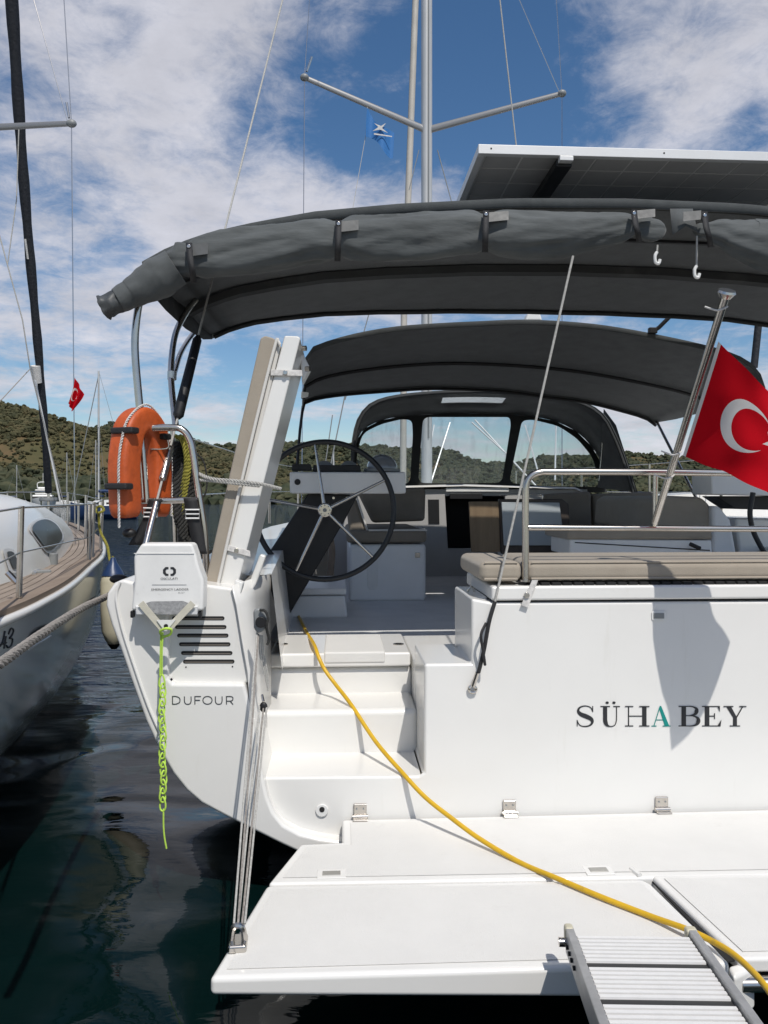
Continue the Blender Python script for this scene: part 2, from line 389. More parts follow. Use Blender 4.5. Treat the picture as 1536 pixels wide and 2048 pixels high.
# ---------------------------------------------------------------- hills
def hillmat():
    m = bpy.data.materials.new('dry_hillside'); m.use_nodes = True; t = m.node_tree; p = t.nodes['Principled BSDF']; p.inputs['Roughness'].default_value = .95
    p.inputs['Specular IOR Level'].default_value = .1
    g = t.nodes.new('ShaderNodeNewGeometry'); n = t.nodes.new('ShaderNodeTexNoise'); n.inputs['Scale'].default_value = .045; n.inputs['Detail'].default_value = 10; n.inputs['Roughness'].default_value = .7
    t.links.new(g.outputs['Position'], n.inputs[0]); r = t.nodes.new('ShaderNodeValToRGB'); t.links.new(n.outputs['Fac'], r.inputs[0])
    e = r.color_ramp.elements; e[0].position = .34; e[0].color = (.070, .070, .034, 1); e[1].position = .70; e[1].color = (.150, .098, .056, 1)
    x = e.new(.48); x.color = (.092, .080, .040, 1); x = e.new(.58); x.color = (.125, .088, .047, 1)
    t.links.new(r.outputs[0], p.inputs['Base Color']); return m
HM = hillmat()
def leafmat(name, a, b, c, sc_=.35):
    m = bpy.data.materials.new(name); m.use_nodes = True; t = m.node_tree; p = t.nodes['Principled BSDF']; p.inputs['Roughness'].default_value = .85; p.inputs['Specular IOR Level'].default_value = .15
    g = t.nodes.new('ShaderNodeNewGeometry'); n = t.nodes.new('ShaderNodeTexNoise'); n.inputs['Scale'].default_value = sc_; n.inputs['Detail'].default_value = 5
    t.links.new(g.outputs['Position'], n.inputs[0]); r = t.nodes.new('ShaderNodeValToRGB'); t.links.new(n.outputs['Fac'], r.inputs[0])
    e = r.color_ramp.elements; e[0].position = .35; e[0].color = (*a, 1); e[1].position = .68; e[1].color = (*c, 1); x = e.new(.5); x.color = (*b, 1)
    t.links.new(r.outputs[0], p.inputs['Base Color']); return m
LEAF = leafmat('scrub_leaves', (.042, .044, .023), (.068, .066, .033), (.105, .088, .046))
LEAF2 = leafmat('pine_leaves', (.030, .038, .022), (.050, .056, .032), (.082, .080, .045))
def hill(name, ridge, Yr, Ys, seed, parts=46, width=7):
    """ridge: pixel skyline of a ridge at distance Yr; slope falls to the shore at Ys"""
    rx = [Q(p[0], p[1], Yr) for p in ridge]; xs = np.array([p.x for p in rx]); zs = np.array([p.z for p in rx])
    nx = int((xs[-1]-xs[0])/width)+2; X = np.linspace(xs[0], xs[-1], nx); H = np.interp(X, xs, zs)
    rows = []
    for j in range(parts+1):
        t = j/parts; row = []
        for i in range(nx):
            if t <= .8:
                s = t/.8; y = Ys + (Yr-Ys)*s; z = -1.0 + (H[i]+1)*(s**.78)
            else:
                s = (t-.8)/.2; y = Yr + (Yr-Ys)*.7*s; z = H[i]*(1-s*s*.8)
            x = X[i]*(y/Yr*.55+.45) if False else X[i]
            k = min(1, t*3)
            z += (noise.noise(Vector((x*.018, y*.018, seed)))*4.5 + noise.noise(Vector((x*.06, y*.06, seed+4)))*1.6 - 2.2*min(1, t*2))*k*min(1, abs(H[i])/18)*min(1, .12+abs(t-.8)*2.2)
            row.append(Vector((x, y, z)))
        rows.append(row)
    o = add(name, loft(rows), HM); tag(o, kind='structure'); return rows
def ico(): 
    b = bmesh.new(); bmesh.ops.create_icosphere(b, subdivisions=1, radius=1.0); b.verts.ensure_lookup_table()
    v = np.array([x.co[:] for x in b.verts]); f = np.array([[x.index for x in q.verts] for q in b.faces]); b.free(); return v, f
IV, IF = ico(); rng = np.random.RandomState(3)
def scatter(name, pts, rad, m, squash=.75):
    """many small leaf clumps as one mesh; each bush is three to five rough lobes"""
    n = len(pts); vs = []; fs = []; k = 0; L_ = 3
    P = np.repeat(pts, L_, 0) + rng.normal(0, 1, (n*L_, 3))*np.repeat(rad, L_)[:, None]*np.array([.6, .6, .28]); Rr = np.repeat(rad, L_)*rng.uniform(.45, .95, n*L_)
    V0 = IV[None]*(1+rng.uniform(-.35, .35, (n*L_, len(IV), 1)))*Rr[:, None, None]*np.array([1, 1, squash]) + P[:, None]
    Fa = IF[None] + (np.arange(n*L_)*len(IV))[:, None, None]
    me = bpy.data.meshes.new(name); me.from_pydata(V0.reshape(-1, 3).tolist(), [], Fa.reshape(-1, 3).tolist()); me.materials.append(m)
    o = bpy.data.objects.new(name, me); COL.objects.link(o); tag(o, kind='stuff'); return o
def bushes(name, rows, dens, r0, r1, m, tmax=.83, lowbias=0.0):
    R_ = len(rows); C_ = len(rows[0]); pts = []; rad = []
    for _ in range(dens):
        t = (random.random()**(1+lowbias))*tmax*(R_-1); i = int(t); a = t-i; u = random.random()*(C_-1.001); j = int(u); b = u-j
        p = rows[i][j].lerp(rows[i+1][j], a).lerp(rows[i][j+1].lerp(rows[i+1][j+1], a), b)
        if p.z < -.2: continue
        q = noise.noise(Vector((p.x*.02, p.y*.02, 9))) + .5*noise.noise(Vector((p.x*.07, p.y*.07, 2)))
        if q < -.10 and random.random() < .75*(1-lowbias*.6): continue
        r = random.uniform(r0, r1)*(1.15+.5*q); pts.append((p.x, p.y, p.z+r*.3)); rad.append(r)
    return scatter(name, np.array(pts), np.array(rad), m)
rowsA = hill('hill', [(-700, 700), (-300, 760), (-100, 790), (0, 806), (60, 820), (115, 838), (160, 854), (205, 862), (260, 872), (330, 884), (400, 895), (440, 902), (520, 925), (600, 960), (660, 992)], 260, 200, 1.0)
rowsB = hill('headland', [(150, 890), (200, 858), (235, 846), (262, 852), (310, 868), (380, 882), (440, 893), (520, 890), (560, 889), (600, 886), (660, 890), (700, 892), (760, 898), (830, 903), (880, 901), (905, 908), (935, 925), (1000, 932), (1060, 926), (1100, 915), (1180, 918), (1240, 908), (1290, 910), (1340, 912), (1430, 920), (1536, 925), (1800, 900), (2300, 930)], 430, 350, 5.0, width=9)
bushes('hillside_scrub', rowsA, 24000, .35, 1.0, LEAF)
bushes('headland_scrub', rowsB, 21000, .8, 2.0, LEAF2)
bushes('shore_trees', rowsA[:14], 2600, 1.6, 2.8, LEAF2, tmax=.9, lowbias=.6)

# ================================================================= THE YACHT
Y = thing('sailing_yacht', B(0, 1, 0), 'large white sailing yacht moored stern-to, lowered bathing platform and charcoal bimini', 'yacht')
def pv(lst, v): return [V(a, b, v) for a, b in lst]
# hull shell behind the transom
half = [(-2.02, 1.30), (-2.10, 1.20), (-2.12, 1.10), (-2.07, .98), (-1.98, .80), (-1.88, .60), (-1.76, .42), (-1.60, .27), (-1.35, .15), (-.9, .04), (0, -.05)]
stn = [(.05, .985, 0), (.6, 1.01, -.04), (1.5, 1.045, -.12), (3, 1.06, -.2), (5, 1.0, -.25), (7, .86, -.3), (8.6, .62, -.3), (10, .33, -.25), (10.9, .04, -.1)]
rows = []
for v, kx, dz in stn:
    a = [B(u*kx, v, z + (dz if z < 1.0 else dz*.2) + .012*v) for u, z in half]; b = [B(-u*kx, v, z + (dz if z < 1.0 else dz*.2) + .012*v) for u, z in reversed(half[:-1])]
    rows.append(a+b)
add('hull', loft(rows), 'gel', Y, angle=60)
# side decks and coachroof
bm = bmesh.new()
for s in (-1, 1):
    pr = [(s*2.0, 0.40), (s*2.05, 1.5), (s*2.08, 3), (s*1.97, 5), (s*1.68, 7), (s*1.2, 8.6), (s*.62, 10), (s*.03, 10.85)]
    rowo = [B(u, v, 1.275+.015*v) for u, v in pr]; rowi = [B(u*.78 if v < 6 else u*.1, v, 1.29+.017*v) for u, v in pr]
    rowd = [B(u*.755 if v < 6 else u*.1, v, .85) for u, v in pr[:4]]
    loft([rowo, rowi], bm); loft([rowi[:4], rowd], bm)
add('side_deck', bm, 'gel', Y)
rows = []
for v, hw, zt in [(4.55, 1.30, 1.74), (4.6, 1.32, 1.76), (6.5, 1.2, 1.74), (8, .95, 1.66), (9.2, .55, 1.5), (9.6, .35, 1.4)]:
    rows.append([B(-hw-.15, v, 1.36), B(-hw, v, zt-.06), B(-hw+.15, v, zt), B(0, v, zt+.03), B(hw-.15, v, zt), B(hw, v, zt-.06), B(hw+.15, v, 1.36)])
add('coachroof', loft(rows), 'gel', Y)

# quarter wing (left), its recessed vent panel
wing = [(262, 1163), (246, 1158), (228, 1166), (214, 1186), (211, 1210), (222, 1250), (238, 1292), (262, 1362), (290, 1440), (316, 1497), (345, 1547), (372, 1581), (402, 1607), (450, 1633), (500, 1658), (560, 1688), (620, 1716), (700, 1745), (700, 1686),
        (640, 1678), (600, 1668), (567, 1650), (547, 1625), (535, 1595), (525, 1548), (517, 1504), (506, 1441), (497, 1400), (489, 1368), (345, 1367), (336, 1356), (336, 1172)]
add('quarter_panel', prism(pv(wing, -.06), DV*.42), 'gel', Y, bevel=.016)
VP = add('vent_panel', prism(pv([(326, 1170), (405, 1168), (466, 1176), (474, 1210), (497, 1340), (500, 1362), (486, 1372), (330, 1372)], -.025), DV*.4), 'gel', Y, bevel=.014)
for k in range(6):
    x0 = [344, 350, 354, 358, 362, 366][k]; x1 = [449, 453, 457, 461, 465, 469][k]; y = [1236.5, 1254, 1271, 1288.5, 1306, 1323][k]; h = 3.9
    cap = [(x0+h+h*math.cos(a), y+h*math.sin(a)) for a in np.linspace(math.pi/2, 3*math.pi/2, 7)] + [(x1-h+h*math.cos(a), y+h*math.sin(a)) for a in np.linspace(-math.pi/2, math.pi/2, 7)]
    add('slot_shade_plate', prism(pv(cap, -.0265), DV*.01), 'dark', VP)  # proud black plate, no recess: the slot's inner shade is painted
    lo = [(x0+3, y+.4), (x1-3, y+.4), (x1-4, y+2.5), (x0+4, y+2.5)]
    add('louvre', prism(pv(lo, -.0275), DV*.002), 'louvre', VP)
for a, b in ((372, 1334), (465, 1333)):
    add('screw', disc(V(a, b, -.025), -DV, .003, .002, n=10), 'dark', VP)
# hull side lip left of the wing
lip = [(246, 1159), (262, 1163), (256, 1190), (262, 1225), (280, 1290), (300, 1350), (318, 1400), (300, 1440)]
add('hull_crease', tube(spline(pv([(240, 1164), (233, 1185), (234, 1210), (246, 1262), (268, 1330), (296, 1410), (322, 1470)], -.064), 6), .006, n=8), 'gel', Y)
# transom block: riser, shelf, upright
uR = 2.0
tr = pv([(500, 1555), (838, 1552), (848, 1545), (849, 1328), (943, 1327), (943, 1197), (985, 1205)], 0) + [B(uR, 0, V(1400, 1205, 0).z), B(uR, 0, .9), B(uR-.35, 0, .3), B(uR-.9, 0, .08), B(0, 0, .0), B(-1.0, 0, .08)] + pv([(690, 1730), (560, 1680), (520, 1640)], 0)
add('transom', prism(tr, DV*.36), 'gel', Y, bevel=.013)
z_sh = V(900, 1328, 0).z
add('transom_shelf', bbox(yu(849)+.003, yu(943)-.004, .30, .46, .45, z_sh-.003), 'gel', Y, bevel=.012)
# upright block beside the shelf reaching forwards
add('coaming_block', bbox(yu(943)+.001, yu(985), .1, .48, .5, V(943, 1198, 0).z-.002), 'gel', Y, bevel=.012)
zt = V(1000, 1172, 0).z; zb = V(1000, 1203, 0).z
add('bench_lid', prism([B(yu(982), -.012, zb+.004), B(uR, -.012, zb+.004), B(uR, .62, zb+.004), B(yu(982)+.0, .62, zb+.004)], UP*(zt-zb-.004)), 'gel', Y, bevel=.012)
add('bench_gap', bbox(yu(990), uR-.02, .01, .55, zb-.004, zb+.006), 'dark', Y)
# grating that shows as a row of dark ticks under the cushion
gr = thing.__class__ and None
for k in range(34):
    u = yu(1052)+.02 + k*.047
    add('grating_slat', bbox(u, u+.036, .004, .5, zt+.0, zt+.012), 'dark', Y, smooth=False)
add('bench_interior_wall', bbox(yu(985), uR, .56, .60, .5, zb), 'gel2', Y, bevel=.01)
# steps
uL = -1.70; uS = yu(846)+.012
z1, z2, z3, zl = .493, .695, .80, .895
add('step', bbox(uL, uS, .30, 1.1, .2, z2), 'gel', Y, bevel=.03)
add('step', bbox(uL+.02, uS, .60, 1.1, .3, z3+.02), 'gel', Y, bevel=.03)
uS2 = yu(822, .6)
ll, lr = yu(539, .58), yu(821, .58)
LL = add('locker_lid', bbox(ll, lr, .575, 1.10, z3+.026, zl), 'gel', Y, bevel=.012)
ca, cb = yu(648, .6), yu(770, .6)
add('lid_hatch', bbox(ca, cb, .570, 1.06, z3+.045, zl+.006), 'nonskid', LL, bevel=.010)
for px in (565, 797):
    c = Zp(px, 1289, zl); add('lid_latch', disc(c-UP*.004, UP, .028, .008), 'steel', LL); add('latch_slot', box(c+UP*.005, (.03, .006, .004)), 'dark', LL)
add('step_side_shelf', bbox(lr+.008, -.35, .47, 1.15, .3, zl-.02), 'gel', Y, bevel=.012)
DF = add('drain_fitting', disc(V(644, 1620, -.001), -DV, .026, .008), 'lid', Y, bevel=.003)
add('drain_hole', disc(V(644, 1619, -.009), -DV, .011, .0015, n=16), 'dark', DF)
# side wall left of the steps (inner quarter)
0 and add('stair_wall', prism(pv([(470, 1175), (520, 1160), (545, 1262), (548, 1320), (545, 1380), (540, 1700), (500, 1700)], .30), DV*1.5), 'gel', Y, bevel=.02)
wa = pv([(464, 1172), (473, 1210), (486, 1290), (496, 1345), (500, 1400), (509, 1470), (520, 1540), (535, 1600)], -.045); wb = [B(-1.565, .42, z_) for z_ in (1.30, 1.2, 1.1, 1.0, .9, .8, .7, .45)]
wc = pv([(548, 1150), (556, 1200), (560, 1250), (562, 1290), (562, 1330), (562, 1400), (562, 1470), (570, 1560)], .60)
add('stair_side_wall', loft([wa, [p.lerp(q, .5)+Vector((-.012, 0, 0)) for p, q in zip(wa, wb)], wb]), 'gel', Y, solid=.006, angle=60)
# floor
add('cockpit_floor', bbox(-1.65, 1.65, 1.10, 4.6, .70, .855), mat('cockpit_floor_grey', (.70, .70, .69), .6, var=.1, bump=.2, bscale=400), Y, bevel=.005)
add('cockpit_locker', prism([B(-1.66, 1.95, .85), B(-1.19, 1.95, .85), B(-1.21, 1.95, 1.00), B(-1.66, 1.95, 1.0)], DV*.8), 'gel2', Y, bevel=.02)
add('locker_top', bbox(-1.66, -1.20, 1.945, 2.76, 1.005, 1.05), 'gel2', Y, bevel=.012)
# port cockpit seat
s0 = yu(698, 2.75); s1 = yu(852, 2.75)
add('cockpit_seat_base', bbox(s0, s1, 2.75, 4.5, .85, 1.295), 'gel2', Y, bevel=.03)
add('seat_handhold', prism([V(a, b, 2.745) for a, b in ((733, 1108), (757, 1108), (755, 1175), (750, 1180), (740, 1180), (735, 1175))], DV*.01), 'lid', Y, bevel=.006)
add('seat_catch', bbox(yu(830, 2.75), yu(840, 2.75), 2.735, 2.75, yz(835, 1115, 2.75), yz(835, 1105, 2.75)), 'steel', Y, bevel=.003)
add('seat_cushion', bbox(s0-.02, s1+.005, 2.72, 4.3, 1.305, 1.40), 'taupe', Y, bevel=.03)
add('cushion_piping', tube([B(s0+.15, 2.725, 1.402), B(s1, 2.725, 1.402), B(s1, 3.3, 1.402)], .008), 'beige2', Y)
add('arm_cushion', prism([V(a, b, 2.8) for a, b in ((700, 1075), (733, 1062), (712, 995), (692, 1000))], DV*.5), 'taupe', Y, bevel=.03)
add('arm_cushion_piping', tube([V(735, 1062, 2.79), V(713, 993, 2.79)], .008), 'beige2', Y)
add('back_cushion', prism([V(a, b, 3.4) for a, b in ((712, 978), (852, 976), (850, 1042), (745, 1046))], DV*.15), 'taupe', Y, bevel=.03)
# wheel well strip behind pedestal
add('coaming_wood_trim', tube(spline([V(655, 1060, 2.6), V(664, 1100, 2.6), V(660, 1150, 2.6)], 5), .025, n=8), 'teakcap', Y)
# bulkhead, companionway, hatch rail
bh = 4.6
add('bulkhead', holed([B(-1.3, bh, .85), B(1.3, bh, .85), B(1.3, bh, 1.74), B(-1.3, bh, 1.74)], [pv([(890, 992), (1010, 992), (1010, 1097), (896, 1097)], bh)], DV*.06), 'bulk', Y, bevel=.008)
add('companionway', prism(pv([(880, 985), (1020, 985), (1020, 1105), (880, 1105)], bh+.5), DV*.02), 'dark', Y)  # black sheet painted in place of the shade inside the opening
add('instrument_niche', prism(pv([(856, 999), (878, 999), (879, 1048), (857, 1048)], bh-.006), DV*.004), 'black', Y)
add('hatch_garage', prism(pv([(892, 975), (1018, 975), (1018, 984), (892, 984)], bh-.03), DV*.6), 'lid', Y, bevel=.008)
add('hatch_slide', prism(pv([(900, 987), (965, 987), (965, 998), (900, 998)], bh-.04), DV*.02), 'black', Y, bevel=.004)
# folding table: wooden leaf + pale panel in dark frame
T = thing('cockpit_table', Zp(1000, 1180, .855), 'folding cockpit table with oak side leaf and pale grey panel in dark frame', 'table')
add('table_leaf', prism(pv([(938, 1003), (997, 1003), (1001, 1104), (943, 1104)], 2.75), DV*.03), 'wood', T, bevel=.006)
add('table_panel', prism(pv([(1003, 1004), (1119, 1005), (1130, 1091), (1008, 1091)], 2.72), DV*.02), mat('pale_panel', (.42, .46, .48), .4), T, bevel=.006)
add('table_frame', prism(pv([(998, 998), (1125, 998), (1138, 1008), (1142, 1108), (1003, 1108)], 2.75), DV*.05), mat('dark_walnut', (.07, .055, .045), .5), T, bevel=.01)
add('table_leg', bbox(yu(1020, 2.9), yu(1110, 2.9), 2.9, 3.4, .855, 1.30), 'gel2', T, bevel=.02)
add('table_rail', tube(spline([V(1000, 990, 2.8), V(1060, 988, 2.8), V(1083, 990, 2.8), V(1085, 998, 2.8)], 4), .006), 'steel', T)
# starboard seat
r0, r1 = yu(1095, 3.3), 1.75
add('starboard_seat_base', bbox(yu(1150, 2.3), 1.55, 2.3, 4.5, .85, 1.22), 'gel2', Y, bevel=.02)
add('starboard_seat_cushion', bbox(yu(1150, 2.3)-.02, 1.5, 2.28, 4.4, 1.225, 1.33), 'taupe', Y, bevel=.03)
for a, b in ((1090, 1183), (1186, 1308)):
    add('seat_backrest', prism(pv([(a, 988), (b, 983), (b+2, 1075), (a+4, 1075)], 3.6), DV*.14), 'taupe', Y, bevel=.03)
add('starboard_back_cushion', prism(pv([(1312, 1000), (1330, 991), (1405, 994), (1422, 1010), (1428, 1060), (1308, 1060)], 1.75), DV*1.2), 'beige', Y, bevel=.03)
add('seat_locker_front', prism(pv([(1140, 1078), (1424, 1080), (1426, 1112), (1140, 1112)], 1.6), DV*.45), 'gel2', Y, bevel=.015)
add('seat_side_cushion', prism(pv([(1136, 1060), (1424, 1057), (1428, 1079), (1134, 1079)], 1.585), DV*.55), 'beige', Y, bevel=.02)
add('locker_groove', prism(pv([(1150, 1084), (1420, 1100), (1420, 1102), (1150, 1086)], 1.597), DV*.002), 'dark', Y)
add('winch_handle_pocket', tube([V(1380, 1088, 1.55), V(1400, 1097, 1.55)], .013), 'black', Y)
add('starboard_coaming', prism(pv([(1425, 1012), (1440, 1012), (1462, 1040), (1475, 1110), (1425, 1110)], 1.7), DV*1.5), 'gel2', Y, bevel=.03)
add('starboard_coaming_outer', prism(pv([(1470, 1035), (1700, 1040), (1700, 1120), (1480, 1120)], 1.9), DV*2), 'gel', Y, bevel=.02)

# ---------------------------------------------------------------- pedestal, console, wheel (port)
add('helm_pedestal', prism([V(a, b, 1.72) for a, b in ((527, 1121), (617, 985), (716, 990), (690, 1040), (575, 1236), (557, 1243))], DV*.22), 'black', Y, bevel=.012)
add('pedestal_foot', prism([V(a, b, 1.70) for a, b in ((566, 1222), (580, 1218), (578, 1240), (562, 1242))], DV*.1), 'grey', Y, bevel=.01)
HC = add('helm_console', prism([V(a, b, 1.62) for a, b in ((579, 944), (811, 944), (812, 987), (580, 987))], DV*.28), 'gel2', Y, bevel=.012, label='white instrument console above the black pedestal')
add('console_socket', disc(V(595, 964, 1.618), -DV, .019, .004, n=20), 'black', HC)
add('chart_display', prism([V(a, b, 1.66) for a, b in ((584, 928), (621, 928), (623, 941), (583, 941))], DV*.12), 'black', Y, bevel=.006)
for a, b in ((632, 666), (682, 714)):
    c = V((a+b)/2, 938, 1.78); add('dial', disc(c, UP*.7-DV, .055, .02), 'grey', Y, bevel=.006)
add('instrument_base', prism([V(a, b, 1.68) for a, b in ((627, 930), (720, 930), (722, 943), (625, 943))], DV*.1), 'black', Y, bevel=.004)
c = V(764, 938, 1.76); bm = sphere(c, .10, sq=(1, 1, .95)); bmesh.ops.bisect_plane(bm, geom=bm.verts[:]+bm.edges[:]+bm.faces[:], plane_co=c-UP*.01, plane_no=(0, 0, 1), clear_inner=True)
add('compass_dome', bm, mat('compass_cover', (.20, .21, .22), .2, coat=.6), Y); add('compass_ring', disc(c-UP*.02, UP, .118, .02), 'grey', Y, bevel=.006)
WC = V(650, 1020, 1.50)
Wx = DU; Wz = (UP + DV*.10).normalized(); Wn = -Wx.cross(Wz)
Rw = 138/1538*WC.y
rim = [WC + Wx*Rw*math.cos(a) + Wz*Rw*math.sin(a) for a in np.linspace(0, 2*math.pi, 72, endpoint=False)]
wh = thing('steering_wheel', WC, 'large black-rimmed five spoke steering wheel beside the raised helm seat', 'steering wheel')
add('rim', tube(rim, .0165, n=12, closed=True), 'rubber', wh)
for a, b in ((630, 890), (784, 953), (760, 1128), (588, 1152), (546, 1001)):
    d = ((V(a, b, 1.50) - WC)); x, z = d.dot(Wx), d.dot(UP); an = math.atan2(z, x); e = WC + Wx*Rw*math.cos(an) + Wz*Rw*math.sin(an)
    add('spoke', tube([WC - DV*.03 + (e-WC)*.08, e], [.011, .008], n=10), 'steel', wh)
add('hub', disc(WC-DV*.045, DV, .043, .05, n=28), 'steel', wh, bevel=.008)
add('hub_cap', disc(WC-DV*.052, DV, .012, .01, n=14), 'grey', wh)
for k in range(8):
    a = k*math.pi/4; add('hub_bolt', disc(WC-DV*.048+Wx*.03*math.cos(a)+UP*.03*math.sin(a), DV, .004, .006, n=8), 'grey', wh)
add('pedestal_bolt', disc(V(667, 996, 1.715), -DV, .008, .004, n=12), 'steel', Y); add('pedestal_bolt', disc(V(694, 996, 1.715), -DV, .008, .004, n=12), 'steel', Y)
# starboard console and its black strut
add('starboard_console', prism([V(a, b, 1.62) for a, b in ((1422, 945), (1640, 945), (1640, 993), (1424, 989))], DV*.28), 'gel2', Y, bevel=.012)
add('starboard_pedestal', prism([V(a, b, 1.75) for a, b in ((1430, 992), (1640, 992), (1640, 1022), (1470, 1018))], DV*.2), 'black', Y, bevel=.01)
add('starboard_wheel_rim', tube(spline([V(1506, 985, 1.5), V(1500, 1030, 1.5), V(1512, 1075, 1.5), V(1545, 1125, 1.5), V(1600, 1165, 1.5), V(1680, 1180, 1.5)], 6), .016, n=10), 'rubber', Y)

# ---------------------------------------------------------------- raised helm seat board + cushion
S = thing('raised_seat_board', V(450, 1170, .1), 'white hinged seat board raised upright beside the wheel', 'seat board')
add('board', prism(pv([(438, 1165), (474, 1176), (601, 676), (596, 672), (569, 671)], .10), DV*.50), 'gel', S, bevel=.012)
0 and add('board_cheek', prism([V(476, 1172, .12), V(520, 1100, .12), V(600, 740, .12), V(606, 745, .12), V(530, 1100, .12), V(505, 1165, .12)], DV*.3), 'gel', S, bevel=.01)
add('bracket', prism([V(598, 690, .4), V(620, 735, .4), V(604, 765, .4)], DV*.12), 'gel2', S, bevel=.008)
add('bolt', disc(V(604, 697, .25), Vector((1, -.3, 0)), .012, .02, n=12), 'steel', S); add('bolt', disc(V(611, 738, .3), Vector((1, -.3, 0)), .012, .02, n=12), 'steel', S)
for (x0, y0, x1, y1) in ((541, 745, 604, 746), (450, 1094, 500, 1108)):
    WS = add('webbing_strap', prism([V(x0, y0-6, .088), V(x1, y1-6, .088), V(x1+1, y1+6, .088), V(x0, y0+6, .088)], DV*.008), 'whitecord', S, bevel=.002)
    add('strap_stud', disc(V((x0+x1)/2-2, (y0+y1)/2, .088), -DV, .010, .008, n=12), 'steel', WS, bevel=.002)
add('hinge_bracket', prism(pv([(470, 1160), (486, 1166), (478, 1200), (470, 1215), (466, 1200)], .03), DV*.06), 'lid', S, bevel=.004)
add('support_leg', prism(pv([(520, 1108), (532, 1112), (512, 1168), (482, 1218), (473, 1218), (500, 1160)], .2), DV*.05), 'gel', S, bevel=.008)
C_ = thing('seat_cushion', V(420, 1168, .1), 'long beige cushion with pale piping standing against the raised seat board', 'cushion')
add('cushion', prism(pv([(411, 1160), (413, 1168), (432, 1172), (440, 1160), (552, 682), (548, 676), (530, 671), (521, 676)], .09), DV*.42), 'beige', C_, bevel=.018)
add('piping', tube(spline(pv([(436, 1168), (472, 1010), (520, 810), (551, 688), (556, 683), (560, 690)], .085), 6), .007), 'beige2', C_)
add('side_band', prism(pv([(438, 1166), (446, 1165), (562, 690), (554, 684)], .10), DV*.38), 'beige2', C_, bevel=.006)
bm = rope([V(398, 948, .1), V(425, 958, .06), V(470, 962, .055), V(520, 968, .06), V(562, 978, .1)], .008, pitch=.04)
rope([V(398, 960, .1), V(430, 962, .06), V(480, 968, .055), V(520, 972, .06)], .007, pitch=.04, bm=bm)
o = add('lashing_rope', bm, 'whiterope'); tag(o, 'pale rope lashing the raised seat board and cushion to the pushpit', 'rope')
# bench cushions
zc0, zc1 = zt+.014, zt+.100
cg = 'beige cushions on the aft bench'
def cushion(u0, u1, v0, v1, label):
    o = add('bench_cushion', bbox(u0, u1, v0, v1, zc0, zc1), 'beige', bevel=.032, segs=5); tag(o, label, 'cushion', cg)
    bm = tube([B(u0+.02, v0+.006, zc1-.006), B(u1-.02, v0+.006, zc1-.006)], .004); tube([B(u0+.02, v0+.004, zc0+.012), B(u1-.02, v0+.004, zc0+.012)], .006, bm)
    add('seam', bm, 'beige', o)
cushion(yu(985)-.05, yu(1047), .02, .56, 'small square beige cushion at the left end of the aft bench')
cushion(yu(1056), uR-.1, .02, .56, 'long beige cushion filling the aft bench behind the rail')
# ---------------------------------------------------------------- bathing platform
zp = .33
P = thing('bathing_platform', Zp(1000, 1700, 0.2), 'lowered white bathing platform hinged under the transom', 'platform')
A = Zp(418, 1956, zp); Bp = Zp(1150, 1934, zp); dirF = (Bp-A); dirF /= dirF.x
def front(x): return A + dirF*(x-A.x)
def vback(u): return B(u, -.012, zp)
s1 = Zp(683, 1634, zp); 
up_poly = [vback(yu(684)), vback(1.9), None, Zp(1280, 1754, zp), Zp(536, 1767, zp), Zp(601, 1688, zp), Zp(684, 1684, zp)]
gR = Zp(1280, 1754, zp); gL = Zp(536, 1767, zp); gd = (gR-gL).normalized()
up_poly[2] = gL + gd*((B(1.9, 0, 0)-gL).dot(gd))
def varprism(top, th):
    """plate whose thickness grows to the right as on the moulding"""
    bm = bmesh.new(); n = len(top); a = [bm.verts.new(p) for p in top]; b = [bm.verts.new(p - UP*th(p)) for p in top]
    bm.faces.new(a); bm.faces.new(list(reversed(b)))
    for i in range(n):
        j = (i+1) % n; bm.faces.new((a[i], a[j], b[j], b[i]))
    return bm
th = lambda p: .052 + .052*min(1, max(0, (p.x+.45)/1.1))
def inset(poly, d, dz=.0018):
    c = sum(poly, Vector())/len(poly); o = []; n = len(poly)
    area = sum(poly[i].x*poly[(i+1) % n].y - poly[(i+1) % n].x*poly[i].y for i in range(n)); sg = 1 if area > 0 else -1
    for i in range(n):
        p, q, r = poly[i-1], poly[i], poly[(i+1) % n]; e1 = (q-p).normalized(); e2 = (r-q).normalized()
        n1 = Vector((-e1.y, e1.x, 0))*sg; n2 = Vector((-e2.y, e2.x, 0))*sg; k = 1+n1.dot(n2)
        o.append(q + (n1+n2)*(d/max(.35, k)) + UP*dz)
    return o
add('inner_panel', varprism(up_poly, th), 'gel', P, bevel=.012)
h0 = Zp(1292, 1762, zp); h1 = Zp(1450, 1916, zp)
low = [gL + Vector((-.004, -.010, 0)), gR + Vector((.004, -.010, 0)), Zp(1296, 1764, zp), Zp(1375, 1850, zp), Zp(1452, 1925, zp), front(Zp(1452, 1925, zp).x), A]
low = [low[0], low[1]] + [Zp(1304, 1767, zp), Zp(1392, 1853, zp), Zp(1462, 1925, zp)] + [A]
add('outer_panel', varprism(low, th), 'gel', P, bevel=.016, segs=4)
ns_up = inset(up_poly, .035); add('nonskid_inner', prism(ns_up, UP*.0012), 'nonskid', P, smooth=False)
ns_lo = inset(low, .035); add('nonskid_outer', prism(ns_lo, UP*.0012), 'nonskid', P, smooth=False)
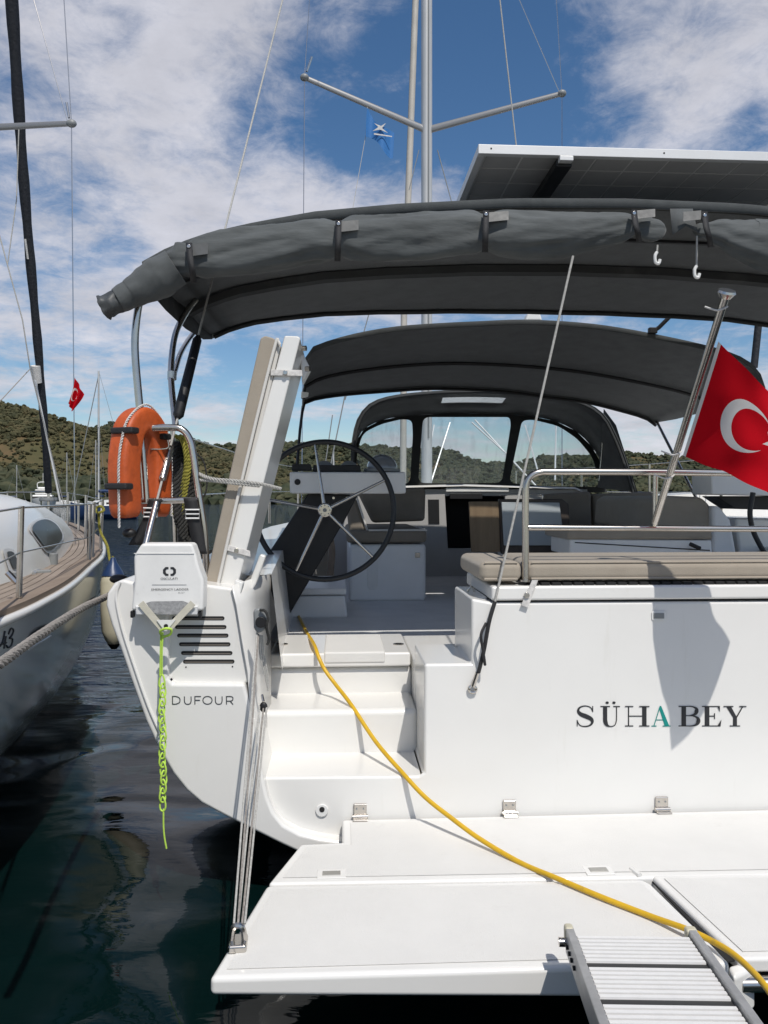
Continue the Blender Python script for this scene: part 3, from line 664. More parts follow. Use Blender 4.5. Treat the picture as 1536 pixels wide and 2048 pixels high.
# shower hatch panel to the right
hp = [Zp(1290, 1745, zp) , Zp(1297, 1738, zp)]
x9 = 1.9
hatch = [Zp(1302, 1750, zp)+UP*0, gL + gd*((B(x9, 0, 0)-gL).dot(gd)) - DV*.012, front(B(x9, 0, 0).x)+UP*0, Zp(1478, 1917, zp)]
add('hatch_panel', varprism(hatch, lambda p: .045), 'gel', P, bevel=.012)
add('nonskid_hatch', prism(inset(hatch, .03), UP*.0012), 'nonskid', P, smooth=False)
add('channel', prism([Zp(1286, 1746, zp-.02), Zp(1310, 1748, zp-.02), Zp(1485, 1920, zp-.02), Zp(1455, 1926, zp-.02)], UP*.004), 'dark', P, smooth=False)
add('channel_seal', tube([Zp(1262, 1738, zp+.001), Zp(1280, 1752, zp+.001)], .010, n=8), 'gel', P)
add('hinge_bracket', prism([Zp(1455, 1930, zp-.02), Zp(1500, 1918, zp-.02), Zp(1512, 1935, zp-.03), Zp(1468, 1955, zp-.03)], UP*-.12), 'gel', P, bevel=.012)
add('ladder_tube', tube([Q(1480, 1968, 2.2), Q(1700, 1966, 2.2)], .022, n=16), 'steel', P)
add('ladder_tube', tube([Q(1488, 1948, 2.3), Q(1700, 1946, 2.3)], .012, n=12), 'black', P)
for (a, b, w_) in ((663, 1749, 19), (1197, 1742, 19)):
    c = Zp(a, b, zp); sx = w_/1538*c.y*2
    add('fitting_surround', box(c+UP*.002, (sx*1.5, sx*.95, .004), rz=TH), 'gel', P, bevel=.0018)
    add('fitting_plate', box(c+UP*.0048, (sx*.95, sx*.45, .003), rz=TH), mat('satin_plate', (.40, .39, .36), .3, .5), P, bevel=.001)
for a, b in ((720, 1634), (1018, 1627), (1322, 1618)):
    u = yu(a); h = thing.__class__
    bm = bbox(u-.027, u+.027, -.012, -.001, zp+.006, zp+.062); HL = add('hinge_leaf', bm, 'steel', P, bevel=.004)
    add('hinge_plate', bbox(u-.030, u+.030, -.045, -.014, zp+.001, zp+.009), 'steel', P, bevel=.003)
    add('hinge_pin', tube([B(u-.032, -.016, zp+.012), B(u+.032, -.016, zp+.012)], .009, n=12), 'steel', HL)
    for q in (-.014, .014): add('hinge_screw', disc(B(u+q, -.012, zp+.043), -DV, .004, .002, n=8), 'grey', HL)
# ---------------------------------------------------------------- lettering (raised film, real letters)
def stroke_poly(pts, ws):
    l, r = [], []
    for i, p in enumerate(pts):
        a = pts[max(0, i-1)]; b = pts[min(len(pts)-1, i+1)]; d = Vector((b[0]-a[0], b[1]-a[1])).normalized(); n = Vector((-d.y, d.x))
        l.append((p[0]+n.x*ws[i]/2, p[1]+n.y*ws[i]/2)); r.append((p[0]-n.x*ws[i]/2, p[1]-n.y*ws[i]/2))
    return l, r
def glyph(name, polys, ribbons, x0, y0, w_, h_, m, parent, v=0.0):
    bm = bmesh.new(); k = 0
    T_ = lambda p, k: V(x0 + p[0]*w_, y0 - p[1]*h_, v - .0012 - .0003*k)
    for q in polys:
        prism([T_(p, k) for p in q], -DV*.0002, bm); k += 1
    for pts, ws in ribbons:
        l, r = stroke_poly([(p[0]*w_/h_, p[1]) for p in pts], ws); l = [(p[0]*h_/w_, p[1]) for p in l]; r = [(p[0]*h_/w_, p[1]) for p in r]
        loft([[T_(p, k) for p in l], [T_(p, k) for p in r]], bm); k += 1
    add(name, bm, m, parent, smooth=False)
def rect(a, b, c, d): return [(a, b), (c, b), (c, d), (a, d)]
def sp2(pts, n=6): return [(p.x, p.y) for p in spline([(a, b, 0) for a, b in pts], n)]

hL = 41; yb = 1453
def W(n, f): return [f(i/(n-1)) for i in range(n)]
# S
sc_p = sp2([(.90, .74), (.78, .93), (.50, 1.0), (.22, .93), (.12, .76), (.26, .60), (.55, .49), (.82, .36), (.88, .2), (.74, .05), (.45, 0.0), (.2, .07), (.06, .28)], 5)
glyph('letter', [rect(.88, .70, .93, 1.0), rect(.04, 0, .09, .32)], [(sc_p, W(len(sc_p), lambda t: .05+.17*math.exp(-((t-.5)/.19)**2)))], 1152, yb, 37, hL, 'text', Y)
# U umlaut
up_ = sp2([(.26, 1), (.26, .5), (.27, .25), (.36, .06), (.55, .0), (.74, .07), (.82, .28), (.83, .6), (.83, 1)], 5)
dots = [[(cx_+.085*math.cos(a), 1.16+.062*math.sin(a)) for a in np.linspace(0, 6.283, 14, endpoint=False)] for cx_ in (.36, .70)]
glyph('letter', [rect(.02, .945, .5, 1), rect(.66, .945, 1, 1)]+dots, [(up_, W(len(up_), lambda t: .20 if t < .3 else (.20-(t-.3)*.9 if t < .47 else .045)))], 1200, yb, 40, hL, 'text', Y)
# H
glyph('letter', [rect(.12, 0, .17, 1), rect(.70, 0, .88, 1), rect(.15, .48, .75, .53), rect(0, 0, .34, .05), rect(0, .95, .34, 1), rect(.58, 0, 1, .05), rect(.58, .95, 1, 1)], [], 1250, yb, 49, hL, 'text', Y)
# A teal
glyph('letter', [[(.46, 1), (.54, 1), (1.0, 0), (.74, 0), (.42, .88)], [(.44, .96), (.48, .92), (.15, 0), (.10, 0)], rect(.24, .30, .72, .34), rect(0, 0, .28, .045), rect(.62, 0, 1.06, .045)], [], 1303, yb, 36, hL, 'teal', Y)
# B
b1 = sp2([(.3, .975), (.62, .975), (.84, .88), (.86, .74), (.78, .6), (.55, .53), (.3, .53)], 5); b2 = sp2([(.3, .52), (.66, .52), (.9, .42), (.95, .26), (.86, .1), (.64, .025), (.3, .025)], 5)
wf = lambda t: .045+.15*math.exp(-((t-.5)/.2)**2)
glyph('letter', [rect(.14, 0, .36, 1), rect(0, 0, .4, .05), rect(0, .95, .4, 1)], [(b1, W(len(b1), wf)), (b2, W(len(b2), wf))], 1357, yb, 42, hL, 'text', Y)
# E
glyph('letter', [rect(.14, 0, .38, 1), rect(0, 0, .95, .05), rect(0, .95, .92, 1), rect(.38, .48, .66, .53), rect(.62, .36, .67, .65), [(.92, 1), (.92, .70), (.80, .95)], [(.95, 0), (1.0, .34), (.8, .05)]], [], 1404, yb, 39, hL, 'text', Y)
# Y
glyph('letter', [rect(.42, 0, .60, .46), [(.10, 1), (.32, 1), (.60, .44), (.44, .40)], [(.84, 1), (.90, 1), (.60, .42), (.54, .44)], rect(.28, 0, .74, .05), rect(0, .95, .44, 1), rect(.70, .95, 1.02, 1)], [], 1447, yb, 45, hL, 'text', Y)
# maker's name on the wing
dz_ = 18.5; dw = 1.9
def G(x, w_, ribs, m='textgrey'):
    glyph('letter', [], [(sp2(r, 5) if len(r) > 2 else r, [.12]*(len(sp2(r, 5)) if len(r) > 2 else 2)) for r in ribs], x, 1409, w_, 17, m, Y, v=-.06)
G(344, 17, [[(.06, 0), (.06, 1)], [(0, .95), (.45, .95), (.85, .78), (.94, .5), (.85, .22), (.45, .05), (0, .05)]])
G(368, 15, [[(.06, .95), (.06, .4), (.2, .1), (.5, .03), (.8, .1), (.94, .4), (.94, .95)]])
G(389, 13, [[(.06, 0), (.06, 1)], [(0, .94), (1, .94)], [(0, .5), (.85, .5)]])
G(405, 20, [[(.5, .96), (.18, .84), (.04, .5), (.18, .16), (.5, .04), (.82, .16), (.96, .5), (.82, .84), (.5, .96)]])
G(430, 15, [[(.06, .95), (.06, .4), (.2, .1), (.5, .03), (.8, .1), (.94, .4), (.94, .95)]])
G(452, 15, [[(.06, 0), (.06, 1)], [(0, .94), (.6, .94), (.88, .85), (.92, .66), (.84, .48), (.55, .4), (0, .4)], [(.55, .4), (.95, 0)]])
# transom plate
LS = add('latch_surround', prism(pv([(1303, 1225), (1306, 1222), (1329, 1222), (1332, 1225), (1332, 1238), (1329, 1241), (1306, 1241), (1303, 1238)], -.001), -DV*.004), 'lid', Y, bevel=.0015)
add('latch_plate', prism(pv([(1307, 1226), (1328, 1226), (1328, 1237), (1307, 1237)], -.005), -DV*.003), 'grey', LS, bevel=.001)
add('bench_strap', prism([V(1064, 1160, -.014), V(1076, 1160, -.014), V(1056, 1215, -.014), V(1042, 1210, -.014)], -DV*.003), 'whitecord', Y)
add('strap_stud', disc(V(1053, 1190, -.017), -DV, .012, .009, n=16), 'steel', Y, bevel=.003)
add('deck_shackle', tube(spline([V(938, 1192, .25), V(936, 1180, .25), V(942, 1174, .25), V(948, 1180, .25), V(948, 1194, .25)], 5), .005), 'steel', Y)

# ---------------------------------------------------------------- pushpit rails
def px3(l): return [V(a, b, v) for a, b, v in l]
add('aft_rail', tube(spline(px3([(1051, 1163, .03), (1051, 1090, .03), (1051, 1000, .03), (1053, 968, .03), (1062, 952, .03), (1082, 944, .03), (1120, 943.5, .03), (1300, 944, .03), (1536, 947, .03), (1900, 950, .03)]), 6), .0145, n=14), 'steel', Y)
add('mid_rail', tube(px3([(1056, 1055, .03), (1536, 1058, .03), (1900, 1060, .03)]), .0125, n=12), 'steel', Y)
add('rail_post', tube(px3([(1311, 946, .04), (1310, 1056, .04)]), .011, n=12), 'steel', Y)
add('rail_base', disc(V(1051, 1163, .03), UP, .025, .008), 'steel', Y)
pl = [(293, 1005, .1), (290, 960, .1), (286, 910, .1), (283, 878, .1), (286, 861, .1), (300, 856, .1), (340, 855, .1), (362, 858, .1), (378, 875, .1), (386, 905, .1), (396, 975, .1), (408, 1060, .1), (414, 1150, .12)]
add('pushpit_frame', tube(spline(px3(pl), 6), .0145, n=14), 'steel', Y)
add('pushpit_crossbar', tube(px3([(284, 1002, .1), (400, 1000, .1)]), .0135, n=12), 'steel', Y)
add('pushpit_top_stub', tube(px3([(272, 858, .1), (345, 856, .1)]), .0135, n=12), 'steel', Y)
add('pushpit_brace', tube(px3([(284, 864, .1), (345, 888, .5)]), .010, n=10), 'steel', Y)
add('pushpit_leg', tube(px3([(305, 1000, .1), (296, 1092, .1)]), .0125, n=12), 'steel', Y)
add('pushpit_leg', tube(px3([(345, 860, .5), (352, 1100, .5)]), .0125, n=12), 'steel', Y)
add('hook_wire', tube(spline(px3([(300, 898, .12), (325, 898, .12), (337, 894, .12), (336, 880, .12)]), 4), .003, n=6), 'steel', Y)
# ---------------------------------------------------------------- bimini
BM = Y
tb = [(0, 1.300), (.5, 1.290), (1.0, 1.255), (1.35, 1.215), (1.6, 1.165), (1.8, 1.115), (1.95, 1.06), (2.07, .99)]
ux = np.array([a for a, b in tb]); uz_ = np.array([b for a, b in tb])
def hz(u, f): return EYE + float(np.interp(abs(u), ux, uz_)) + f*(.12*(abs(u)/2.07)**2 - .055)
us = sorted(set(list(np.linspace(-2.07, 2.07, 47)) + [-2.03, -1.98, 2.03, 1.98]))
rows = []
for v, f, sag in [(.10, 0, -.04), (.105, 0, 0), (.3, .08, -.012), (.55, .2, -.02), (.80, .35, -.012), (.97, .45, .0), (1.2, .6, -.015), (1.5, .8, -.02), (1.75, .95, -.01), (1.84, 1, 0), (1.845, 1, -.03)]:
    rows.append([B(u, v, hz(u, f) + sag) for u in us])
add('bimini_canopy', loft(rows), 'cloth', BM, solid=.006, label='charcoal canvas bimini top over the helms')
def hoop(v, f, dz=-.03, k=1.0): return [B(u*k, v, hz(u, f)+dz) for u in us]
for v, f in ((.13, 0), (.97, .45), (1.82, 1)):
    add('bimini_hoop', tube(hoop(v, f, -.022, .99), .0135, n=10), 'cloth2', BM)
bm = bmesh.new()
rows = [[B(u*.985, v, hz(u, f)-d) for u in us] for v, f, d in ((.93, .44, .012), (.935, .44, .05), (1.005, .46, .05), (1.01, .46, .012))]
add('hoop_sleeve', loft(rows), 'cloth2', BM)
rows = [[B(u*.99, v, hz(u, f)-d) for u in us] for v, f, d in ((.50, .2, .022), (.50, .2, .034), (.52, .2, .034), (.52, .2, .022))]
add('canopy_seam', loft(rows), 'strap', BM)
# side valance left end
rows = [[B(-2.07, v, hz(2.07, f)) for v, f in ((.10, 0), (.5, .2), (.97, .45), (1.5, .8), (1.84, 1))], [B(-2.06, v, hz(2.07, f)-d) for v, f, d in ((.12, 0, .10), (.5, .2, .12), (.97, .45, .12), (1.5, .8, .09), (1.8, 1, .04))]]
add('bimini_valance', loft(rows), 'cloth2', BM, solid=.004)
# rolled aft curtain with tucked wrinkles
def roll(name, prof, ends, v=.055, straps=(), seed=0.0, label=None):
    xs = [p[0] for p in prof]; n = 190
    pts = []; rs = []
    for i in range(n):
        x = xs[0] + (xs[-1]-xs[0])*i/(n-1); a = np.interp(x, xs, [p[1] for p in prof]); b = np.interp(x, xs, [p[2] for p in prof])
        e = min(1.0, (x-xs[0])/ends[0] if ends[0] else 1, (xs[-1]-x)/ends[1] if ends[1] else 1); e = math.sqrt(max(.02, 1-(1-e)**2))
        pin = 1 - .20*sum(math.exp(-((x-s)/16)**2) for s in straps)
        c = V(x, (a+b)/2, v); r = (V(x, a, v)-V(x, b, v)).length/2*e*pin
        pts.append(c); rs.append(r)
    bm = tube(pts, rs, n=48, flat=.62, up=UP)
    for vt in bm.verts:
        i = min(range(0, n, 1), key=lambda q: 0) if False else None
    cen = Vector((0, 0, 0))
    for k, vt in enumerate(bm.verts):
        i = k//48; c = pts[i]; d = (vt.co-c); x = xs[0] + (xs[-1]-xs[0])*i/(n-1)
        an = (k % 48)/48*2*math.pi
        near = sum(math.exp(-((x-s)/70)**2)*(1-math.exp(-((x-s)/9)**2)) for s in straps)
        w1 = noise.noise(Vector((x*.005+seed, math.cos(an)*1.6, math.sin(an)*1.6)))*.20 + abs(noise.noise(Vector((x*.009+seed, an*2.2+x*.004, 5))))*-.22 + math.sin(an*7+noise.noise(Vector((x*.02, 3, seed)))*5)*.055*near + noise.noise(Vector((x*.04+seed, an*3, 8)))*.025
        sg = .10*math.sin(an*1+2.2) 
        vt.co = c + d*(1+w1*.9)
    return add(name, bm, 'curtain', BM, angle=80, label=label)
top_ = [(322, 503, 520), (345, 488, 552), (380, 478, 566), (430, 466, 558), (500, 452, 549), (600, 440, 530), (677, 434, 521), (760, 430, 524), (850, 425, 521), (972, 421, 508), (1050, 420, 516), (1130, 420, 512), (1200, 423, 497), (1268, 424, 479), (1300, 436, 486), (1332, 440, 480)]
roll('rolled_curtain', top_, (30, 22), straps=(380, 677, 972, 1270), label='rolled charcoal curtain strapped along the aft edge of the bimini')
roll('rolled_curtain', [(1385, 446, 476), (1412, 440, 482), (1450, 436, 500), (1500, 438, 530), (1560, 440, 552), (1700, 470, 575)], (20, 10), straps=(1412,), seed=7.3)
add('curtain_flap', loft([[V(1340, 418, .09), V(1345, 470, .02)], [V(1360, 418, .09), V(1372, 452, .02)], [V(1385, 418, .09), V(1395, 465, .02)]]), 'cloth', BM, solid=.004)
for px, y0, y1, dx in ((378, 488, 558, 9), (677, 443, 516, -2), (972, 424, 498, -2), (1268, 422, 478, 10), (1409, 426, 488, 12)):
    f = lambda y, k: V(px + dx*(k), y, -.035 if 0 < k < 1 else .0)
    c0, c1 = V(px, y0-2, .0), V(px+dx, y1+6, .01); cm = V(px+dx*.35, (y0+y1)/2, -.05); ca_ = V(px+dx*.1, y0+(y1-y0)*.2, -.03); cb_ = V(px+dx*.8, y0+(y1-y0)*.82, -.04)
    pl_ = spline([c0, ca_, cm, cb_, c1], 5); w_ = .0125
    CS = add('curtain_strap', loft([[p-DU*w_ for p in pl_], [p+DU*w_ for p in pl_]]), 'strap', BM, solid=.004)
    add('strap_snap', disc(V(px, y0+5, -.022), -DV, .008, .006, n=14), 'steel', CS, bevel=.002)
for px, y, w_, h_ in ((386, 486, 30, 22), (681, 440, 36, 20), (977, 422, 40, 18), (1274, 418, 36, 16), (1366, 421, 36, 18)):
    add('vinyl_patch', prism([V(px, y+3, .0), V(px+w_, y, .0), V(px+w_, y+h_, -.012), V(px, y+h_+4, -.012)], -DV*.002), 'clear', BM)
# tail of the roll sticking out to the left
c = [V(352, 535, .06), V(318, 556, .06), V(290, 572, .05), V(262, 588, .04), V(236, 601, .03), V(212, 615, .02)]
rs = [.075, .083, .072, .058, .050, .045]
def cone(pts, rad, n=26, wv=.12, seed=0):
    P_ = spline(pts, 6); r_ = list(np.interp(np.linspace(0, 1, len(P_)), np.linspace(0, 1, len(rad)), rad)); bm = tube(P_, r_, n=n)
    for k, vt in enumerate(bm.verts):
        i = k//n; d = vt.co-P_[i]; vt.co = P_[i]+d*(1+wv*noise.noise(Vector((i*.25+seed, (k % n)*.5, 1)))*1.4)
    return bm
add('curtain_tail', cone(c[:4], rs[:4], wv=.06), 'cloth', BM, angle=70); add('curtain_tail', cone([c[2], c[3], c[4]], [.060, .056, .051], wv=.06, seed=3), 'cloth', BM, angle=70)
add('curtain_tail', cone([c[3], c[4], V(214, 613, .02), V(208, 616, .02)], [.046, .047, .048, .052], wv=.16, seed=8), 'clear', BM, angle=70)
# frame legs
add('bimini_leg', tube(spline(px3([(318, 520, .12), (300, 535, .12), (284, 580, .11), (273, 640, .1), (270, 700, .1), (277, 790, .1), (284, 856, .1)]), 6), .016, n=12), 'steel', BM)
add('bimini_leg', tube(spline(px3([(392, 600, .9), (374, 622, .85), (352, 665, .75), (343, 720, .65), (343, 770, .6), (352, 858, .5)]), 6), .0155, n=12), 'steel', BM)
add('bimini_leg', tube(spline(px3([(404, 645, 1.7), (385, 668, 1.4), (362, 705, 1.0), (348, 748, .72)]), 6), .0145, n=12), 'steel', BM)
add('leg_clamp', disc(V(344, 752, .62)-UP*.02, UP, .022, .045, n=14), 'steel', BM, bevel=.004); add('leg_clamp', disc(V(284, 838, .1)-UP*.02, UP, .022, .05, n=14), 'steel', BM, bevel=.004)
add('bimini_hinge', prism(px3([(296, 545, .1), (306, 518, .1), (313, 522, .1), (303, 548, .1)]), DV*.02), 'grey', BM, bevel=.003)
# ---------------------------------------------------------------- middle bimini
def resamp(pts, v, n=36):
    P_ = spline([V(a, b, v) for a, b in pts], 8); Ls = [0]
    for i in range(1, len(P_)): Ls.append(Ls[-1]+(P_[i]-P_[i-1]).length)
    o = []
    for k in range(n):
        s = Ls[-1]*k/(n-1); i = max(j for j in range(len(Ls)) if Ls[j] <= s+1e-9); i = min(i, len(P_)-2); o.append(P_[i].lerp(P_[i+1], (s-Ls[i])/max(1e-9, Ls[i+1]-Ls[i])))
    return o
ra = resamp([(611, 716), (618, 700), (640, 688), (700, 670), (780, 655), (860, 648), (960, 643), (1060, 640), (1200, 650), (1350, 677), (1460, 705), (1512, 735), (1530, 775)], 1.95)
rb = resamp([(606, 790), (608, 768), (650, 747), (740, 731), (870, 720), (1000, 722), (1150, 735), (1290, 760), (1390, 785), (1440, 812)], 2.85)
rc = resamp([(604, 820), (606, 803), (630, 792), (690, 783), (780, 776), (870, 771), (1000, 776), (1095, 788), (1170, 798), (1240, 815), (1290, 830), (1312, 845)], 3.75)
def between(a, b, t, sag): return [p.lerp(q, t)-UP*sag for p, q in zip(a, b)]
ra0 = [p-UP*.035-DV*0.004 for p in ra]
add('middle_bimini_canopy', loft([ra0, ra, between(ra, rb, .33, .012), between(ra, rb, .66, .012), rb, between(rb, rc, .33, .014), between(rb, rc, .66, .014), rc, [p-UP*.03 for p in rc]]), 'cloth', Y, solid=.006, label='charcoal canvas extension between bimini and sprayhood')
add('middle_bimini_hoop', tube([p-UP*.03 for p in rb], .014, n=8), 'black', Y); add('middle_bimini_hoop', tube([p-UP*.03 for p in rc], .013, n=8), 'black', Y)
add('middle_bimini_leg', tube(px3([(606, 812, 3.75), (600, 860, 3.7), (592, 960, 3.5)]), .013, n=10), 'black', Y)
add('middle_bimini_leg', tube(px3([(1312, 840, 3.75), (1345, 905, 3.3), (1400, 1010, 2.9)]), .013, n=10), 'steel', Y)
add('pole_socket', tube(px3([(1345, 628, 1.9), (1318, 655, 1.93), (1306, 663, 1.95)]), .014, n=10), 'black', Y); add('pole_socket_end', bbox(yu(1296, 1.95), yu(1312, 1.95), 1.92, 1.96, yz(1300, 668, 1.95), yz(1300, 656, 1.95)), 'black', Y, bevel=.006)
add('anchor_patch', prism(px3([(1150, 0, 0)]*0 + [(603, 783, 1.9), (617, 785, 1.9), (616, 793, 1.9), (602, 796, 1.9)]), DV*.02), 'lid', Y)
add('radar_fitting', prism(px3([(1050, 642, 3), (1056, 625, 3), (1080, 622, 3), (1086, 642, 3)]), DV*.1), 'lid', Y, bevel=.02)
# ---------------------------------------------------------------- sprayhood
sa = resamp([(702, 975), (702, 920), (706, 870), (718, 832), (745, 804), (800, 789), (900, 781), (1000, 781), (1100, 789), (1165, 803), (1207, 828), (1232, 870), (1252, 920), (1272, 985)], 4.05, 44)
sf_ = resamp([(706, 975), (708, 920), (714, 880), (728, 858), (760, 841), (800, 833), (900, 826), (1000, 827), (1060, 832), (1110, 842), (1152, 862), (1184, 893), (1204, 930), (1210, 978)], 5.0, 44)
sa0 = [p + (p-B(0.0, 4.05, 1.6)).normalized()*.0 - UP*.0 for p in sa]
pxo = lambda p: 768+p.x/p.y*F
ks = [k for k in range(44) if 878 < pxo(sa[k]) < 1024]; k0_, k1_ = ks[0], ks[-1]
rs4 = [sa, between(sa, sf_, .30, -.008), between(sa, sf_, .56, -.008), sf_]; rbm = bmesh.new()
loft([r_[:k0_+1] for r_ in rs4], rbm); loft([r_[k1_:] for r_ in rs4], rbm); loft([r_[k0_:k1_+1] for r_ in rs4[:2]], rbm); loft([r_[k0_:k1_+1] for r_ in rs4[2:]], rbm)
bmesh.ops.remove_doubles(rbm, verts=rbm.verts, dist=.0005)
add('skylight_pane', loft([rs4[1][k0_:k1_+1], rs4[2][k0_:k1_+1]]), 'skylight', Y)
add('sprayhood_roof', rbm, 'cloth', Y, solid=.008, label='charcoal sprayhood over the companionway')
add('sprayhood_bow', tube([p*1 for p in [q.lerp(B(-.0, 4.1, 1.8), .02) for q in sa]], .014, n=10), 'cloth2', Y)
add('sprayhood_bow', tube([V(a, b, 4.4) for a, b in ((1198, 962), (1204, 900), (1206, 850), (1200, 826))], .009, n=8), 'steel', Y)
def rr(pts, k=.18, n=4):
    """round the corners of a pixel polygon"""
    o = []; m = len(pts)
    for i in range(m):
        p = Vector((*pts[i], 0)); a = Vector((*pts[i-1], 0)); b = Vector((*pts[(i+1) % m], 0)); r = min(14, (a-p).length*.45, (b-p).length*.45)
        A_ = p+(a-p).normalized()*r; B_ = p+(b-p).normalized()*r
        for j in range(n+1):
            t = j/n; q = A_*(1-t)**2 + p*2*t*(1-t) + B_*t*t; o.append((q.x, q.y))
    return o
w1 = rr([(712, 966), (714, 905), (726, 866), (762, 848), (804, 838), (824, 840), (826, 868), (820, 968)])
w2 = rr([(846, 834), (1020, 834), (1022, 850), (1004, 966), (836, 966)])
w3 = rr([(1044, 841), (1066, 839), (1118, 852), (1156, 878), (1186, 915), (1198, 962), (1196, 974), (1090, 972), (1018, 966)])
outer = [(p) for p in sf_]
ou = pv([(706, 985), (708, 920), (714, 880), (728, 858), (760, 841), (800, 833), (900, 826), (1000, 827), (1060, 832), (1110, 842), (1152, 862), (1184, 893), (1204, 930), (1214, 985)], 5.0)
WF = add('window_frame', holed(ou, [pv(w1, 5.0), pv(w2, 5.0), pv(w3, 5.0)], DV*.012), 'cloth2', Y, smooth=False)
for w_ in (w1, w2, w3):
    wp = pv(w_, 5.006); c = sum(wp, Vector())/len(wp); add('window_pane', prism([c+(p-c)*1.01 for p in wp], DV*.002), 'vinyl', WF, smooth=False)
# skylight: pale pane let into the roof, just below it
sk = [V(879, 811, 4.50), V(884, 802, 4.35), V(1022, 803, 4.35), V(1017, 813, 4.50)]
0 and add('skylight_pane', prism(sk, -UP*.003), mat('skylight_film', (.55, .58, .60), .4), Y, smooth=False)
for a, b, c_, d in ((950, 775, 986, 775), (1130, 797, 1160, 806)):
    add('zip_cover', tube(px3([(a, b, 4.0), (c_, d, 4.0)]), .012, n=8), 'clear', Y)
add('sprayhood_side', prism([V(1208, 818, 4.07), V(1232, 850, 4.07), V(1276, 986, 4.07), V(1196, 975, 4.9)], DV*.01), 'cloth', Y)
# ---------------------------------------------------------------- solar panel
SP = thing('solar_panel', V(1200, 320, .5), 'aluminium framed solar panel mounted flat above the bimini', 'solar panel')
za = Q(957, 288, 3.3).z; u0 = (Q(957, 288, 3.3).x-BX)*CT + (3.3-BY)*ST; v0 = -(Q(957, 288, 3.3).x-BX)*ST + (3.3-BY)*CT; u1 = u0+1.76; v1 = v0+1.06; hf = .040
add('frame_rail', bbox(u0, u1, v0, v0+.03, za-hf, za), 'ltgrey', SP, bevel=.002); add('frame_rail', bbox(u0, u1, v1-.03, v1, za-hf, za), 'ltgrey', SP, bevel=.002)
add('frame_rail', bbox(u0, u0+.03, v0+.031, v1-.031, za-hf, za), 'ltgrey', SP, bevel=.002); add('frame_rail', bbox(u1-.03, u1, v0+.031, v1-.031, za-hf, za), 'ltgrey', SP, bevel=.002)
add('backsheet', bbox(u0+.031, u1-.031, v0+.031, v1-.031, za-.012, za-.006), 'solarback', SP, smooth=False)
nc, nr = 10, 6; cw = (u1-u0-.10)/nc; ch = (v1-v0-.10)/nr; cell = None
for i in range(nc):
    for j in range(nr):
        if cell is None:
            bm = bbox(0, cw-.010, 0, ch-.010, 0, .002); 
            for v_ in bm.verts: v_.co -= B(0, 0, 0)
            cell = bpy.data.meshes.new('solar_cell'); bm.to_mesh(cell); bm.free(); cell.materials.append(M['cell'])
        o = bpy.data.objects.new('solar_cell', cell); COL.objects.link(o); o.parent = SP; o.location = B(u0+.05+i*cw, v0+.05+j*ch, za-.0145) - ROOT[SP.name]
for k in range(3):
    add('frame_screw', disc(V(0, 0, 0)*0 + B(u0+.055+k*.76, v0, za-.018), -DV, .004, .001, n=8), 'dark', SP)
a = Q(1127, 316, 3.36); ub = (a.x-BX)*CT+(a.y-BY)*ST
add('mount_rail', bbox(ub-.035, ub+.035, v0+.03, v1, za-.075, za-.041), 'black', SP, bevel=.004)
add('mount_clamp', bbox(ub-.028, ub+.032, v0-.004, v0+.03, za-.062, za-.041), 'ltgrey', SP, bevel=.003)
add('mount_post', tube([B(ub, v0+.55, za-.06), B(ub-.02, v0+.57, za-.19)], .014, n=10), 'alu', SP)
add('mount_post', tube([B(u1-.2, v0+.5, za-.04), B(u1-.2, v0+.52, za-.2)], .014, n=10), 'alu', SP); add('mount_post', tube([B(u0+.35, v1-.05, za-.04), B(u0+.35, v1-.03, za-.2)], .014, n=10), 'alu', SP)
# ---------------------------------------------------------------- mast and rigging
MB_ = B(0, 7.78, 1.6); MX, MY = MB_.x, MB_.y
MH = 17.6
add('mast', tube([Vector((MX, MY, 1.7)), Vector((MX, MY, MH))], .078, n=20, flat=1.25, up=Vector((1, 0, 0))), 'mastalu', Y)
add('mast_track', tube([Vector((MX+.02, MY-.10, 2.5)), Vector((MX+.02, MY-.10, MH))], .012, n=8), 'grey', Y)
tipL, tipR = Q(609, 155, 10.45), Q(1124, 187, 10.45+.2); root = Vector((MX, MY-.02, Q(853, 262, MY).z))
for tip in (tipL, tipR):
    d = (tip-root).normalized(); add('spreader', tube([root, tip], [.055, .038], n=12, flat=.45, up=d.cross(Vector((0, 1, 0))).normalized() if False else UP), 'spreader', Y)
    add('spreader_tip', sphere(tip, .055, sq=(1.1, 1, .9)), 'grey', Y)
def wire(a, b, r=.0055, m='steel', name='shroud'): add(name, tube([a, b], r, n=6), m, Y)
wire(tipL, Q(603, 1080, 8.6)); wire(tipR, Q(1124, 1080, 8.8))
def ext(a, px, py, Yd, k=2.2):
    b = Q(px, py, Yd); return a + (b-a)*k
wire(tipL, ext(tipL, 619, 0, 10.5, 6)); wire(tipL+Vector((.03, 0, .05)), ext(tipL, 660, 0, 10.6, 2.0)*1, .004) if False else None
wire(tipR, ext(tipR, 1113, 0, 10.7, 6)); wire(tipR-Vector((.04, 0, -.03)), ext(tipR, 1042, 0, 10.7, 4.5))
add('turnbuckle', tube([tipL+Vector((.03, 0, .08)), tipL+Vector((.10, 0, .28))], .016, n=8), 'steel', Y)
wire(Q(1000, 0, 8.0)+(Q(1000, 0, 8.0)-Q(1032, 285, 8.0))*3, Q(1032+25, 285+225, 8.0), .007, 'whiterope', 'topping_lift')
mh = Vector((MX+.15, MY, MH)); bs = Q(291, 1092, 3.12)
def onl(a, b, py):
    lo, hi = 0.0, 1.0
    for _ in range(50):
        t = (lo+hi)/2; p = a.lerp(b, t); y = HY-(p.z-EYE)/p.y*F
        if y > py: lo = t
        else: hi = t
    return a.lerp(b, (lo+hi)/2)
